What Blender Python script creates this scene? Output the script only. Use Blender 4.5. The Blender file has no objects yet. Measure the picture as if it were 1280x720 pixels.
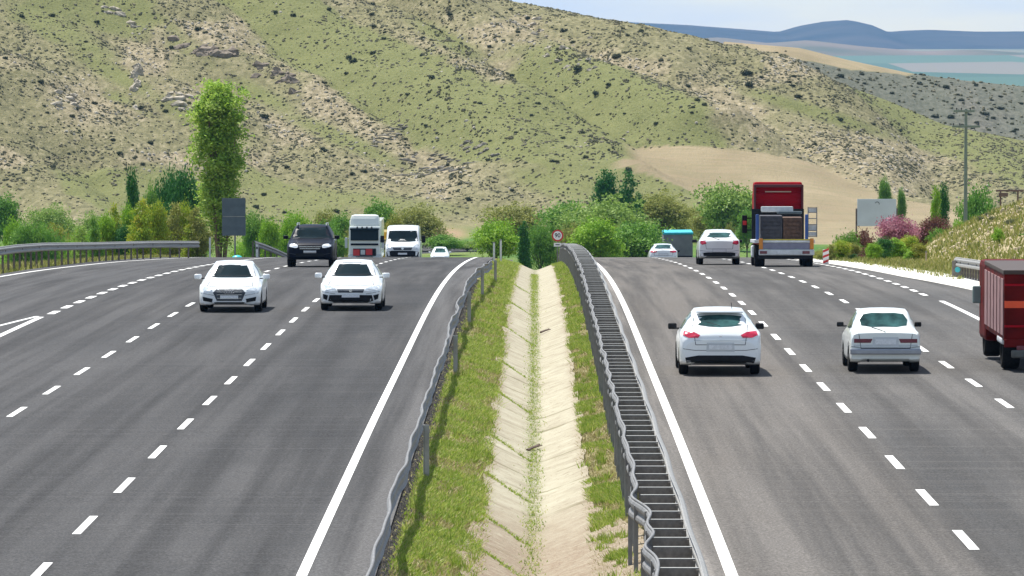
import bpy, bmesh, math, random
import numpy as np
from mathutils import Vector, Matrix, noise as mnoise
from mathutils.bvhtree import BVHTree
random.seed(7); RNG = np.random.default_rng(11)
SC = bpy.context.scene
C = SC.collection
F = 6500.0
CAM = (0.254, 0.0, 7.4)

# ------------------------------------------------------------------ helpers
def at(px, row, d):
    return Vector((CAM[0] + (px-669.5)*d/F, d, CAM[2] - (row-40)*d/F))
def pix(x, y, z):
    return 669.5 + (x-CAM[0])*F/y, 40 + (CAM[2]-z)*F/y
def obj(name, data, m=None, parent=None, loc=None):
    o = bpy.data.objects.new(name, data); C.objects.link(o)
    if m is not None and data is not None and not data.materials: data.materials.append(m)
    if parent is not None: o.parent = parent
    if loc is not None: o.location = loc
    return o
def from_bm(name, bm, m=None, parent=None, smooth=False, loc=None):
    me = bpy.data.meshes.new(name)
    bmesh.ops.recalc_face_normals(bm, faces=bm.faces)
    bm.to_mesh(me); bm.free()
    if smooth:
        me.polygons.foreach_set('use_smooth', [True]*len(me.polygons))
    return obj(name, me, m, parent, loc)
def tag(o, label=None, cat=None, group=None, kind=None):
    if label: o['label'] = label
    if cat: o['category'] = cat
    if group: o['group'] = group
    if kind: o['kind'] = kind
    return o
def thing(name, label, cat, loc=(0,0,0), rz=0, group=None):
    o = bpy.data.objects.new(name, None); C.objects.link(o)
    o.location = loc; o.rotation_euler = (0,0,rz); o.empty_display_size = .2
    return tag(o, label, cat, group)
def mesh_np(name, V, faces, m=None, smooth=False, parent=None):
    """V (n,3) array, faces (k,3|4) array"""
    me = bpy.data.meshes.new(name)
    V = np.asarray(V, dtype=np.float32); Fc = np.asarray(faces, dtype=np.int32)
    k = Fc.shape[1]
    me.vertices.add(len(V)); me.vertices.foreach_set('co', V.ravel())
    me.loops.add(Fc.size); me.loops.foreach_set('vertex_index', Fc.ravel())
    me.polygons.add(len(Fc))
    me.polygons.foreach_set('loop_start', np.arange(0, Fc.size, k, dtype=np.int32))
    me.polygons.foreach_set('use_smooth', np.full(len(Fc), smooth))
    me.update(calc_edges=True); me.validate()
    return obj(name, me, m, parent)
def vattr(o, name, arr):
    a = o.data.attributes.new(name, 'FLOAT', 'POINT'); a.data.foreach_set('value', np.asarray(arr, dtype=np.float32).ravel())
def box(bm, c, s, bev=0, rot=None, taper=None):
    r = bmesh.ops.create_cube(bm, size=1)
    vs = r['verts']
    for v in vs:
        if taper and v.co.z > 0: v.co.x *= taper[0]; v.co.y *= taper[1]
        v.co = Vector((v.co.x*s[0], v.co.y*s[1], v.co.z*s[2]))
        if rot: v.co = rot @ v.co
        v.co += Vector(c)
    if bev:
        es = {e for v in vs for e in v.link_edges}
        bmesh.ops.bevel(bm, geom=list(es), offset=bev, segments=2, affect='EDGES', profile=.6)
def cyl(bm, a, b, r0, r1=None, seg=12, caps=True):
    a = Vector(a); b = Vector(b); d = b-a
    r1 = r0 if r1 is None else r1
    M = Matrix.Translation((a+b)/2) @ d.to_track_quat('Z','Y').to_matrix().to_4x4()
    bmesh.ops.create_cone(bm, cap_ends=caps, segments=seg, radius1=r0, radius2=r1, depth=d.length, matrix=M)
def boxo(name, c, s, m, parent, bev=0, rot=None, taper=None):
    bm = bmesh.new(); box(bm, c, s, bev, rot, taper); return from_bm(name, bm, m, parent)

# value noise in numpy
def _h(ix, iy, s):
    n = (ix*374761393 + iy*668265263 + s*974634777) & 0x7fffffff
    n = ((n ^ (n >> 13))*1274126177) & 0x7fffffff
    return ((n ^ (n >> 16)) & 0xffff)/65535.0
def vn(x, y, s=0):
    x = np.asarray(x, float); y = np.asarray(y, float)
    xi = np.floor(x).astype(np.int64); yi = np.floor(y).astype(np.int64)
    fx = x-xi; fy = y-yi; fx = fx*fx*(3-2*fx); fy = fy*fy*(3-2*fy)
    a = _h(xi,yi,s); b = _h(xi+1,yi,s); c = _h(xi,yi+1,s); d = _h(xi+1,yi+1,s)
    return (a+(b-a)*fx)+((c+(d-c)*fx)-(a+(b-a)*fx))*fy
def fbm(x, y, s=0, o=4):
    t = 0; a = .5; n = 0
    for i in range(o):
        t = t + a*vn(x*2**i+17*i, y*2**i-9*i, s+i); n += a; a *= .5
    return t/n
def sstep(a, b, x):
    t = np.clip((x-a)/(b-a), 0, 1); return t*t*(3-2*t)

# ------------------------------------------------------------------ materials
def mat(name, col, rough=.6, metal=0, var=.0, scale=5, coat=0, bump=0, spec=.5, stretch=(1,1,1), col2=None, trans=0):
    m = bpy.data.materials.new(name); m.use_nodes = True
    nt = m.node_tree; b = nt.nodes['Principled BSDF']
    b.inputs['Roughness'].default_value = rough; b.inputs['Metallic'].default_value = metal
    b.inputs['Specular IOR Level'].default_value = spec; b.inputs['Coat Weight'].default_value = coat
    b.inputs['Coat Roughness'].default_value = .05
    tc = nt.nodes.new('ShaderNodeTexCoord'); mp = nt.nodes.new('ShaderNodeMapping'); mp.inputs['Scale'].default_value = stretch
    nt.links.new(tc.outputs['Object'], mp.inputs[0])
    nz = nt.nodes.new('ShaderNodeTexNoise'); nz.inputs['Scale'].default_value = scale; nz.inputs['Detail'].default_value = 5
    nt.links.new(mp.outputs[0], nz.inputs['Vector'])
    rp = nt.nodes.new('ShaderNodeValToRGB')
    c1 = tuple(max(0, c*(1-var)) for c in col)+(1,)
    c2 = (tuple(c*(1+var) for c in col) if col2 is None else tuple(col2))+(1,)
    rp.color_ramp.elements[0].position = .3; rp.color_ramp.elements[1].position = .7
    rp.color_ramp.elements[0].color = c1; rp.color_ramp.elements[1].color = c2
    nt.links.new(nz.outputs['Fac'], rp.inputs[0]); nt.links.new(rp.outputs[0], b.inputs['Base Color'])
    if bump:
        bp = nt.nodes.new('ShaderNodeBump'); bp.inputs['Strength'].default_value = bump; bp.inputs['Distance'].default_value = .02
        nt.links.new(nz.outputs['Fac'], bp.inputs['Height']); nt.links.new(bp.outputs[0], b.inputs['Normal'])
    return m
class NT:
    def __init__(s, name):
        s.m = bpy.data.materials.new(name); s.m.use_nodes = True; s.t = s.m.node_tree; s.b = s.t.nodes['Principled BSDF']
        s.tc = s.t.nodes.new('ShaderNodeTexCoord')
    def L(s, a, b): s.t.links.new(a, b)
    def noise(s, scale, detail=4, stretch=None, rough=.5, out='Fac'):
        n = s.t.nodes.new('ShaderNodeTexNoise'); n.inputs['Scale'].default_value = scale; n.inputs['Detail'].default_value = detail
        n.inputs['Roughness'].default_value = rough
        mp = s.t.nodes.new('ShaderNodeMapping'); mp.inputs['Scale'].default_value = stretch or (1,1,1)
        s.L(s.tc.outputs['Object'], mp.inputs[0]); s.L(mp.outputs[0], n.inputs['Vector']); return n.outputs[out]
    def voro(s, scale, stretch=None, out='Distance', rnd=1):
        n = s.t.nodes.new('ShaderNodeTexVoronoi'); n.inputs['Scale'].default_value = scale; n.inputs['Randomness'].default_value = rnd
        mp = s.t.nodes.new('ShaderNodeMapping'); mp.inputs['Scale'].default_value = stretch or (1,1,1)
        s.L(s.tc.outputs['Object'], mp.inputs[0]); s.L(mp.outputs[0], n.inputs['Vector']); return n.outputs[out]
    def ramp(s, x, stops):
        n = s.t.nodes.new('ShaderNodeValToRGB'); cr = n.color_ramp
        while len(cr.elements) < len(stops): cr.elements.new(.5)
        for e, (p, c) in zip(cr.elements, stops):
            e.position = p; e.color = (c if isinstance(c, tuple) else (c,c,c))[:3]+(1,)
        s.L(x, n.inputs[0]); return n.outputs[0]
    def mix(s, f, a, b, mode='MIX'):
        n = s.t.nodes.new('ShaderNodeMix'); n.data_type = 'RGBA'; n.blend_type = mode
        for sock, v in ((n.inputs[0], f), (n.inputs[6], a), (n.inputs[7], b)):
            if hasattr(v, 'links'): s.L(v, sock)
            elif isinstance(v, tuple): sock.default_value = v[:3]+(1,)
            else: sock.default_value = v
        return n.outputs[2]
    def math(s, op, a, b=0):
        n = s.t.nodes.new('ShaderNodeMath'); n.operation = op
        for i, v in enumerate((a, b)):
            if hasattr(v, 'links'): s.L(v, n.inputs[i])
            else: n.inputs[i].default_value = v
        return n.outputs[0]
    def attr(s, name):
        n = s.t.nodes.new('ShaderNodeAttribute'); n.attribute_name = name; return n.outputs['Fac']
    def bump(s, h, st=.3, dist=.02):
        n = s.t.nodes.new('ShaderNodeBump'); n.inputs['Strength'].default_value = st; n.inputs['Distance'].default_value = dist
        s.L(h, n.inputs['Height']); s.L(n.outputs[0], s.b.inputs['Normal'])
    def done(s, col, rough=.8, spec=.3):
        if isinstance(col, tuple): s.b.inputs['Base Color'].default_value = col[:3]+(1,)
        else: s.L(col, s.b.inputs['Base Color'])
        if hasattr(rough, 'links'): s.L(rough, s.b.inputs['Roughness'])
        else: s.b.inputs['Roughness'].default_value = rough
        s.b.inputs['Specular IOR Level'].default_value = spec
        return s.m

# ------------------------------------------------------------------ terrain functions
_yy = np.arange(-60, 1300, 1.0)
_H = np.interp(_yy, [-60,40,70,100,120,140,155,170,183,201,212,234,260,280,300,315,330,400,450,500,550,600,700,1300],
               [7.3,7.3,7.36,7.58,7.8,8.0,8.18,8.45,8.75,9.25,9.6,10.35,11.33,12.12,13.0,13.9,14.95,18.7,20.8,22.2,22.9,23.3,23.5,23.5])
_k = np.exp(-(np.arange(-20,21)/8.)**2); _k /= _k.sum()
_Hs = np.convolve(np.pad(_H, 20, mode='edge'), _k, 'valid')
def zr(y): return CAM[2] - np.interp(y, _yy, _Hs)
DX = [-1.98,-1.75,-.62,.08,.25,.42,1.18,2.35,2.5]
DZ = [-.03,-.12,-.42,-.74,-.77,-.74,-.45,-.10,-.03]
def hill(x, y):
    """z of hill surface and masks"""
    yq = np.maximum(y, 60)
    px = 669.5 + (x-CAM[0])*F/np.clip(yq, 560, 1100)
    base = -16.1
    # nearer big hill: ridge row against px
    rr = np.interp(px, [-1500,-400,0,300,560,620,700,780,850,905,985,1040,1110,1180,1280,1500,2500],
                       [-230,-170,-95,-60,-18,-2,13,30,43,61,84,101,126,156,176,190,200])
    yrid = 830 + 18*np.sin(px/260.)
    ztop = CAM[2] - (rr-40)*yrid/F
    t = np.clip((yq-(628+8*np.sin(px/170.)))/(yrid-628), 0, 1)
    prof = np.where(t < .25, t*t*1.6, .1+(t-.25)*1.2)
    prof = prof - .12*sstep(.8, 1.0, t)*(t-.8)/.2
    prof = prof/ (.1+.75*1.2-.12)
    z = base + (ztop-base)*prof
    row = 40 + (CAM[2]-z)*F/yq
    q = row - .52*px; al = px + .5*row
    gn = fbm(q/75., al/420., 3, 3)
    spur = np.abs(2*fbm(q/95.+5, al/500., 21, 2)-1)
    up = np.interp(px, [770,800,850,900,950,1000,1050,1090,1130,1200,1260], [203,184,181,184,191,199,217,237,250,262,290])
    lo = np.interp(px, [770,800,850,900,950,1000,1300], [205,215,232,262,285,330,340])
    fm = sstep(-12, 8, row-up)*sstep(-12, 8, lo-row)*sstep(765, 800, px)*(1-sstep(1240, 1280, px))
    amp = sstep(0, .18, t)*(1-sstep(.86, 1, t))*(1-.85*fm)
    z = z + amp*((spur-.25)*7.0 + (fbm(x/14., y/22., 8, 4)-.5)*4.2 + (fbm(x/3.5, y/5., 31, 3)-.5)*1.1)
    # behind the ridge
    back = np.clip(yq-yrid, 0, 1e9)
    z = np.where(yq > yrid, ztop - .30*back*(back/(back+25)), z)
    # farther grey spur on the right
    rr2 = np.interp(px, [-1500,780,905,1000,1060,1135,1200,1280,1600,2500], [300,190,52,60,75,91,100,108,125,170])
    zt2 = CAM[2] - (rr2-40)*985/F
    d2 = np.abs(y-985.)
    z2 = zt2 - np.where(y < 985, .24, .34)*d2*(d2/(d2+12)) + (fbm(x/16., y/26., 77, 4)-.5)*3.*sstep(0, 25, d2)
    far = z2 > z
    z = np.maximum(np.maximum(z, z2), np.interp(y, [900, 1300], [-24., -50.]))
    return z, px, row, gn, spur, t, far
def tz(x, y):
    x = np.asarray(x, float); y = np.asarray(y, float)
    z0 = zr(y)
    # median ditch
    d = np.interp(x, DX, DZ, left=0, right=0)
    inmed = (x > -1.98) & (x < 2.5)
    z = z0 + np.where(inmed, d + (fbm(x*3, y*.8, 5, 3)-.5)*.06*sstep(.0, .2, np.abs(d)), -.14)
    # left verge
    L = np.clip(-20.2-x, 0, 1e9)
    z = z - 1.5*sstep(.6, 9, L) + (fbm(x/3, y/5, 9, 3)-.5)*.5*sstep(.2, 3, L)
    # right verge and bank
    wobble = (fbm(x/4., y/7., 12, 4)-.5)
    R = np.clip(x-16.6, 0, 1e9)
    bank = np.clip(x-18.8-np.clip((y-262)*.11, 0, 40), 0, 1e9)*.62
    bank = bank/(1+bank/11.)*sstep(120, 170, y)*(1-sstep(300, 350, y))
    z = z + bank + wobble*1.3*sstep(0, 2, bank) + (fbm(x/1.3, y/2., 55, 3)-.5)*.5*sstep(0, 1.2, bank)
    z = z - .5*sstep(.5, 6, R)*(1-sstep(0, 1, bank))*sstep(250, 300, y)
    # valley + hills
    side = np.maximum(L, R)
    z = z + (fbm(x/25., y/40., 41, 3)-.5)*1.6*sstep(380, 520, y)
    zh = hill(x, y)[0]
    w = sstep(600, 660, y)
    z = np.where(y > 660, zh, z*(1-w) + np.maximum(zh, z)*w)
    return z

# ------------------------------------------------------------------ ground sheet
def axis(segs):
    out = []
    for a, b, s in segs:
        n = max(1, int(round((b-a)/s))); out += list(np.linspace(a, b, n, endpoint=False))
    out.append(segs[-1][1]); return np.array(out)
XS = axis([(-420,-130,3),(-130,-22,1.0),(-22,-16,.5),(-16,-2.4,2.2),(-2.4,2.9,.12),(2.9,14,2.2),(14,34,.45),(34,130,1.0),(130,420,3)])
YS = axis([(40,60,4),(60,130,.7),(130,300,1.6),(300,620,3.2),(620,870,.9),(870,1010,1.4),(1010,1300,6)])
GX, GY = np.meshgrid(XS, YS)
GZ = tz(GX, GY)
def grid_faces(ny, nx):
    i = np.arange(ny*nx).reshape(ny, nx)
    return np.stack([i[:-1,:-1], i[:-1,1:], i[1:,1:], i[1:,:-1]], -1).reshape(-1, 4)
def tanfield(px, row):
    # outline of the ploughed slope, rows as seen at the foot of the hill
    up = np.interp(px, [770,800,850,900,950,1000,1050,1090,1130,1200,1260], [203,184,181,184,191,199,217,237,250,262,290])
    lo = np.interp(px, [770,800,850,900,950,1000,1300], [205,215,232,262,285,330,340])
    return (px > 772) & (px < 1262) & (row > up) & (row < lo)
hz, hpx, hrow, hgn, hspur, ht, hfar = hill(GX, GY)
hrow = 40 + (CAM[2]-GZ)*F/np.maximum(GY, 60)
field = (tanfield(hpx, hrow) & (GY > 575)).astype(float)
wig = (fbm(hpx/30., hrow/14., 61, 3)-.5)*8
field2 = ((hpx > 895) & (hpx < 1138) & (hrow > np.interp(hpx, [895,985,1060,1138],[48,60,76,93])-3) & (hrow < np.interp(hpx, [895,930,1000,1060,1138],[52,62,74,86,95])+wig*.3) & (GY > 930)).astype(float)
field = np.maximum(field, field2)
onhill = sstep(610, 650, GY)
def blob(px, row, cx, cy, rx, ry, ang=0):
    c, s = math.cos(ang), math.sin(ang); dx = px-cx; dy = row-cy
    return np.exp(-(((dx*c+dy*s)/rx)**2 + ((-dx*s+dy*c)/ry)**2))
green = sstep(.47, .66, hgn + .12*(fbm(hpx/22., hrow/12., 71, 3)-.5) + .10*sstep(190, 260, hrow) + .05*sstep(.62, 1, hspur*0+.5))
for a in [(430,175,120,13,.42),(330,120,60,12,.5),(140,90,80,14,.5),(250,150,90,16,.45),(640,150,100,16,.6),(760,120,110,14,.55),(850,150,90,12,.5),(690,230,70,20,.3),(1020,140,130,11,.3),(560,50,70,14,.5),(450,250,160,14,.1)]:
    green = np.maximum(green, blob(hpx, hrow, *a)*.95)
scree = sstep(.50, .70, fbm(hpx/90.+3, hrow/40., 91, 3))
for a in [(520,200,95,38,.1),(470,165,90,20,.25),(110,130,60,40,.2),(560,60,60,40,.5),(700,75,90,25,.45),(220,125,60,22,.2),(1080,200,120,45,.15),(900,120,60,30,.4),(300,180,50,14,.4)]:
    scree = np.maximum(scree, blob(hpx, hrow, *a))
scree = scree*(1-.7*green)
tuft = np.clip(sstep(.35, .62, fbm(hpx/70., hrow/35., 101, 3))*(1-.75*green) + .2, 0, 1)*(1-.85*sstep(205, 265, hrow))
wet = (sstep(.5, .7, fbm(GX/9., GY/14., 15, 3)))
valgreen = sstep(330, 420, GY)*(1-sstep(610, 640, GY))
vbrown = blob(hpx, hrow, 552, 288, 32, 14)*1.2
bankm = sstep(16.5, 18, GX)*sstep(120,170,GY)*(1-sstep(330, 380, GY))
hm = NT('dry_hillside_ground')
ag, asx, af, afar, aon, av, ab, abr = [hm.attr(n) for n in ('green','scree','field','farspur','onhill','valley','bank','brown')]
n1 = hm.noise(1.1, 6, (1,.45,1), .65); n2 = hm.noise(.12, 4, (1,.5,1)); n3 = hm.noise(3.2, 5, (1,.4,1), .7)
grass = hm.ramp(n1, [(.30,(.115,.112,.06)),(.5,(.19,.178,.092)),(.72,(.31,.275,.165))])
soil = hm.ramp(n1, [(.30,(.14,.125,.075)),(.5,(.27,.23,.145)),(.70,(.44,.375,.26))])
lush = hm.ramp(n3, [(.3,(.125,.145,.05)),(.7,(.205,.21,.085))])
tan = hm.mix(hm.ramp(hm.noise(.5,5,(.25,1.6,1),.65), [(.4,0.),(.7,.55)]), hm.ramp(n2, [(.3,(.25,.20,.125)),(.7,(.34,.275,.175))]), (.20,.19,.10))
grey = hm.ramp(n1, [(.3,(.06,.07,.065)),(.7,(.16,.16,.145))])
sc_f = hm.math('ADD', asx, hm.math('MULTIPLY', hm.math('SUBTRACT', n3, .5), 2.2))
col = hm.mix(hm.ramp(sc_f, [(.2,0.),(.95,1.)]), grass, soil)
col = hm.mix(hm.ramp(hm.math('ADD', ag, hm.math('MULTIPLY', hm.math('SUBTRACT', n1, .5), .6)), [(.3,0.),(.8,.85)]), col, lush)
col = hm.mix(hm.math('MULTIPLY', afar, .8), col, grey)
vg = hm.ramp(n2, [(.35,(.06,.15,.03)),(.55,(.13,.20,.05)),(.75,(.20,.22,.08))])
verge = hm.ramp(n3, [(.3,(.13,.15,.04)),(.5,(.26,.23,.11)),(.72,(.40,.33,.21))])
bk = hm.ramp(n3, [(.3,(.19,.18,.08)),(.45,(.34,.29,.16)),(.62,(.52,.43,.28))])
low = hm.mix(av, verge, vg)
low = hm.mix(ab, low, bk)
col = hm.mix(aon, low, col)
col = hm.mix(af, col, tan)
col = hm.mix(hm.ramp(abr, [(.2,0.),(.7,.8)]), col, (.36,.24,.16))
hm.bump(hm.noise(2.2, 6, (1,.6,1), .7), .9, .35)
M_HILL = hm.done(col, .95, .1)
V = np.stack([GX.ravel(), GY.ravel(), GZ.ravel()], 1)
ground = mesh_np('terrain', V, grid_faces(len(YS), len(XS)), M_HILL, True)
for n, a in (('green',green),('scree',scree),('field',field),('farspur',hfar*sstep(880,920,GY)*(1-field)),('onhill',onhill),('valley',valgreen),('bank',bankm),('brown',vbrown*valgreen)):
    vattr(ground, n, a)
tag(ground, kind='structure')

# ------------------------------------------------------------------ far plain and mountains
def far_sheet(name, x0, x1, y0, y1, nx, ny, fz, m):
    gx, gy = np.meshgrid(np.linspace(x0,x1,nx), np.linspace(y0,y1,ny)); gz = fz(gx, gy)
    o = mesh_np(name, np.stack([gx.ravel(),gy.ravel(),gz.ravel()],1), grid_faces(ny,nx), m, True); tag(o, kind='structure'); return o
pm = NT('far_plain_fields')
pn = pm.voro(.0030, (1,.30,1), 'Color')
sep = pm.t.nodes.new('ShaderNodeSeparateColor'); pm.L(pn, sep.inputs[0])
pc = pm.ramp(sep.outputs[0], [(.0,(.07,.12,.09)),(.3,(.09,.15,.11)),(.45,(.15,.17,.14)),(.6,(.26,.20,.17)),(.75,(.08,.13,.10)),(.88,(.18,.18,.13))])
M_PLAIN = pm.done(pc, .95, .1)
far_sheet('far_plain', -3800, 3800, 1250, 11500, 80, 200, lambda x,y: -50.5+27*sstep(3000,8500,y)+3*(fbm(x/600,y/900,4,3)-.5), M_PLAIN)
mm = NT('far_mountain_scrub'); mnz = mm.noise(.004, 5); M_MTN = mm.done(mm.ramp(mnz, [(.35,(.035,.05,.055)),(.65,(.075,.08,.08))]), .95, .1)
def ridge_sheet(name, Y, rows, depth, seed, amp):
    def fz(x, y):
        px = 669.5 + x*F/Y
        r = np.interp(px, [p for p,_ in rows], [q for _,q in rows])
        zt = CAM[2] - (r-40)*Y/F
        t = np.clip(1-np.abs(y-Y)/depth, 0, 1); t = t*t*(3-2*t)
        return -60 + (zt+60)*t + amp*(fbm(x/260., y/380., seed, 4)-.5)*2*t*(1.15-t)*1.5
    return far_sheet(name, -3000, 3000, Y-depth, Y+depth, 420, 60, fz, M_MTN)
ridge_sheet('far_mountain', 10200, [(-4000,40),(600,22),(700,23),(760,26),(860,31),(950,38),(972,40),(1000,32),(1030,27),(1060,25),(1085,31),(1105,40),(1130,38),(1160,37),(1210,39),(1280,39),(1500,36),(4000,45)], 1500, 51, 9)
_m=M_MTN; M_MTN=mat('far_foothill_fields',(.10,.14,.09),.95,var=.3,scale=.004,spec=.1,col2=(.24,.18,.15))
ridge_sheet('far_foothills', 7600, [(-4000,72),(700,60),(820,52),(900,47),(960,54),(1010,50),(1080,58),(1150,64),(1220,62),(1280,66),(1500,70),(4000,76)], 600, 52, 6)
M_MTN=_m

# ------------------------------------------------------------------ roads
RY = axis([(44,300,1.0),(300,560,4)])
def strip(name, x0, x1, dz, m, ys=RY, nx=2, wob=None, slope=0):
    if callable(x0): X0 = x0(ys)
    else: X0 = np.full(len(ys), float(x0))
    if callable(x1): X1 = x1(ys)
    else: X1 = np.full(len(ys), float(x1))
    t = np.linspace(0,1,nx)[None,:]
    gx = X0[:,None]*(1-t)+X1[:,None]*t; gy = np.repeat(ys[:,None], nx, 1); gz = np.repeat(zr(ys)[:,None], nx, 1)+dz
    return np.stack([gx.ravel(),gy.ravel(),gz.ravel()],1), grid_faces(len(ys), nx)
def add_strip(name, *a, m=None, **k):
    V, Fc = strip(name, *a, None, **k); o = mesh_np(name, V, Fc, m, True); tag(o, kind='structure'); return o
def asphalt(name, stops, dark, light):
    a = NT(name)
    sx = a.t.nodes.new('ShaderNodeSeparateXYZ'); a.L(a.tc.outputs['Object'], sx.inputs[0])
    xx = a.math('ADD', sx.outputs[0], a.math('MULTIPLY', a.math('SUBTRACT', a.noise(.25, 3, (.4,.1,1)), .5), .5))
    xr = a.math('DIVIDE', a.math('ADD', xx, 20), 40)
    base = a.ramp(xr, [((x+20)/40, c) for x, c in stops])
    big = a.noise(.35, 5, (1,.12,1), .6)
    base = a.mix(a.ramp(big, [(.35,.0),(.65,.7)]), base, light)
    streak = a.noise(1.6, 4, (1.2,.012,1), .55)
    base = a.mix(a.ramp(streak, [(.42,0.),(.66,.75)]), base, dark)
    cross = a.noise(2., 4, (.03,1.8,1), .6)
    base = a.mix(a.ramp(cross, [(.5,0.),(.7,.35)]), base, light)
    grit = a.noise(26, 3, (1,.6,1), .8)
    base = a.mix(.75, base, a.mix(1., base, a.ramp(grit, [(.3,.45),(.5,1.),(.7,1.8)]), 'MULTIPLY'))
    a.bump(grit, .1, .01)
    return a.done(base, .95, .04)
g = lambda v, w=0: (v*.74*(1+w), v*.74, v*.74*(1-w))
_g0=g; g=lambda v,w=0:(v*.62*(1+w),v*.62,v*.63*(1-w))
M_AL = asphalt('asphalt_left_carriageway', [(-20,g(.15)),(-14.2,g(.13)),(-13.4,g(.115)),(-10,g(.12)),(-8.5,g(.095)),(-6.6,g(.11)),(-4.9,g(.075,-.02)),(-3.2,g(.085,-.02)),(-2.85,g(.165)),(-2.2,g(.185,.02))], g(.07), g(.16,.02))
g=_g0
M_AR = asphalt('asphalt_right_carriageway', [(2.3,g(.33,.06)),(2.8,g(.31,.07)),(3.1,g(.155,.09)),(4.7,g(.165,.09)),(6.2,g(.15,.08)),(6.8,g(.10)),(8.2,g(.085)),(9.6,g(.11)),(11,g(.10)),(14.8,g(.15))], g(.085,.03), g(.19,.06))
add_strip('road_left_carriageway', -19.9, -1.92, .0, m=M_AL, nx=24)
add_strip('road_right_carriageway', 2.42, lambda y: np.interp(y, [44,150,170,190,210,240,270,300,560],[16,15.3,14.9,13.95,13.5,13.2,13.1,13.1,13.1]), .0, m=M_AR, nx=18)
concm = NT('pale_concrete_gutter'); cn = concm.noise(2.5,5,(1,.5,1),.6)
M_CONC = concm.done(concm.ramp(cn, [(.3,(.50,.48,.43)),(.7,(.72,.70,.64))]), .9, .2)
xe = lambda y: np.interp(y, [44,150,170,190,210,240,270,300,560],[16,15.3,14.9,13.95,13.5,13.2,13.1,13.1,13.1])
add_strip('paved_gutter', lambda y: xe(y)-.3, lambda y: xe(y)+np.interp(y,[44,170,190,235,262,300],[1.5,1.6,2.0,1.5,.9,.3]), .012, m=M_CONC, ys=axis([(44,300,1.)]), nx=3)
pa = NT('worn_white_road_paint'); pnz = pa.noise(14,5,(1,.5,1),.75)
M_PAINT = pa.done(pa.ramp(pnz, [(.30,(.42,.42,.40)),(.42,(.74,.74,.72)),(.8,(.80,.80,.78))]), .9, .1)
def line(name, x, w, ys=RY):
    xf = (lambda y: np.interp(y, [p[0] for p in x],[p[1] for p in x])) if isinstance(x, list) else (lambda y: np.full(len(y), x))
    return add_strip(name, lambda y: xf(y)-w/2, lambda y: xf(y)+w/2, .005, m=M_PAINT, ys=ys)
def dashes(name, x, w, y0, y1, period, length):
    V = []; Fc = []; n = 0
    y = y0
    while y < y1:
        xc = x(y) if callable(x) else x
        ys = np.linspace(y, y+length, 5)
        v, f = strip('', xc-w/2, xc+w/2, .005, None, ys=ys); V.append(v); Fc.append(f+n); n += len(v); y += period
    o = mesh_np(name, np.concatenate(V), np.concatenate(Fc), M_PAINT, True); tag(o, kind='structure'); return o
line('solid_line', -2.92, .15)
line('solid_line', 2.92, .17)
dashes('lane_dashes', -6.53, .13, 76.5-15, 420, 7.5, 3.1)
dashes('lane_dashes', -10.17, .13, 80.2-15, 420, 7.5, 3.1)
dashes('lane_dashes', 6.53, .15, 58.5+.6, 420, 7.5, 3.1)
dashes('lane_dashes', lambda y: 9.93-.35*float(sstep(110,200,y)), .15, 60.6, 420, 7.5, 3.1)
dashes('exit_lane_dashes', -13.72, .22, 149.5, 330, 4.2, 2.2)
dashes('exit_lane_dashes', 12.65, .18, 165, 330, 4.2, 2.2)
line('solid_line', 12.75, .17, axis([(44,160,1.)]))
line('solid_line', [(44,-13.85),(147.5,-13.8)], .18, axis([(44,147.5,1.)]))
line('gore_line', [(120,-16.1),(148,-13.95)], .13, axis([(120,148,1.)]))
line('edge_line', [(150,-19.8),(190,-19.35),(240,-18.6),(300,-17.2)], .16, axis([(150,300,1.)]))
line('edge_line', [(160,14.6),(190,14.2),(240,13.5),(300,12.9)], .14, axis([(225,300,1.)]))

# drainage channel lining
cm = NT('cracked_channel_concrete')
c1 = cm.noise(1.6, 6, (1,.8,1), .65); c2 = cm.noise(9, 5, (1,.5,1), .7)
wv = cm.t.nodes.new('ShaderNodeTexWave'); wv.wave_type='BANDS'; wv.bands_direction='Y'; wv.inputs['Scale'].default_value=.075; wv.inputs['Distortion'].default_value=3.5; wv.inputs['Detail'].default_value=3; wv.inputs['Detail Scale'].default_value=1.2
cm.L(cm.tc.outputs['Object'], wv.inputs['Vector'])
cc = cm.ramp(c1, [(.25,(.42,.37,.28)),(.45,(.56,.51,.39)),(.7,(.68,.64,.50))])
cc = cm.mix(cm.ramp(c2, [(.34,.6),(.42,0.)]), cc, (.26,.21,.14))
cc = cm.mix(cm.math('MULTIPLY', cm.ramp(wv.outputs['Fac'], [(0.,.7),(.02,0.)]), cm.ramp(cm.noise(.9,3), [(.45,0.),(.62,1.)])), cc, (.20,.18,.09))
ms = cm.attr('moss')
cc = cm.mix(cm.math('MULTIPLY', ms, cm.ramp(c2, [(.42,0.),(.56,.85)])), cc, (.20,.22,.09))
cc = cm.mix(cm.math('MULTIPLY', cm.attr('dirt'), cm.ramp(cm.noise(5,5,None,.7), [(.3,.35),(.6,1.)])), cc, cm.ramp(cm.noise(30,3), [(.3,(.28,.20,.14)),(.7,(.50,.41,.31))]))
cm.bump(c2, .5, .03)
M_CH = cm.done(cm.mix(1., cc, (.64,.64,.63), 'MULTIPLY'), .95, .05)
cy = axis([(44,130,.35),(130,330,.8)]); tx = np.linspace(0,1,19)
xl = -.66 + (fbm(cy*.35, cy*0, 13, 4)-.5)*.34; xr_ = 1.20 + (fbm(cy*.35, cy*0, 14, 4)-.5)*.26
xr_ = xr_ + .75*np.interp(cy, [44,79,83,86],[1,1,.5,0]); xl = xl - .16*np.interp(cy, [44,79,85],[1,1,0])
gx = xl[:,None]*(1-tx)+xr_[:,None]*tx; gy = np.repeat(cy[:,None], 19, 1)
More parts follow.
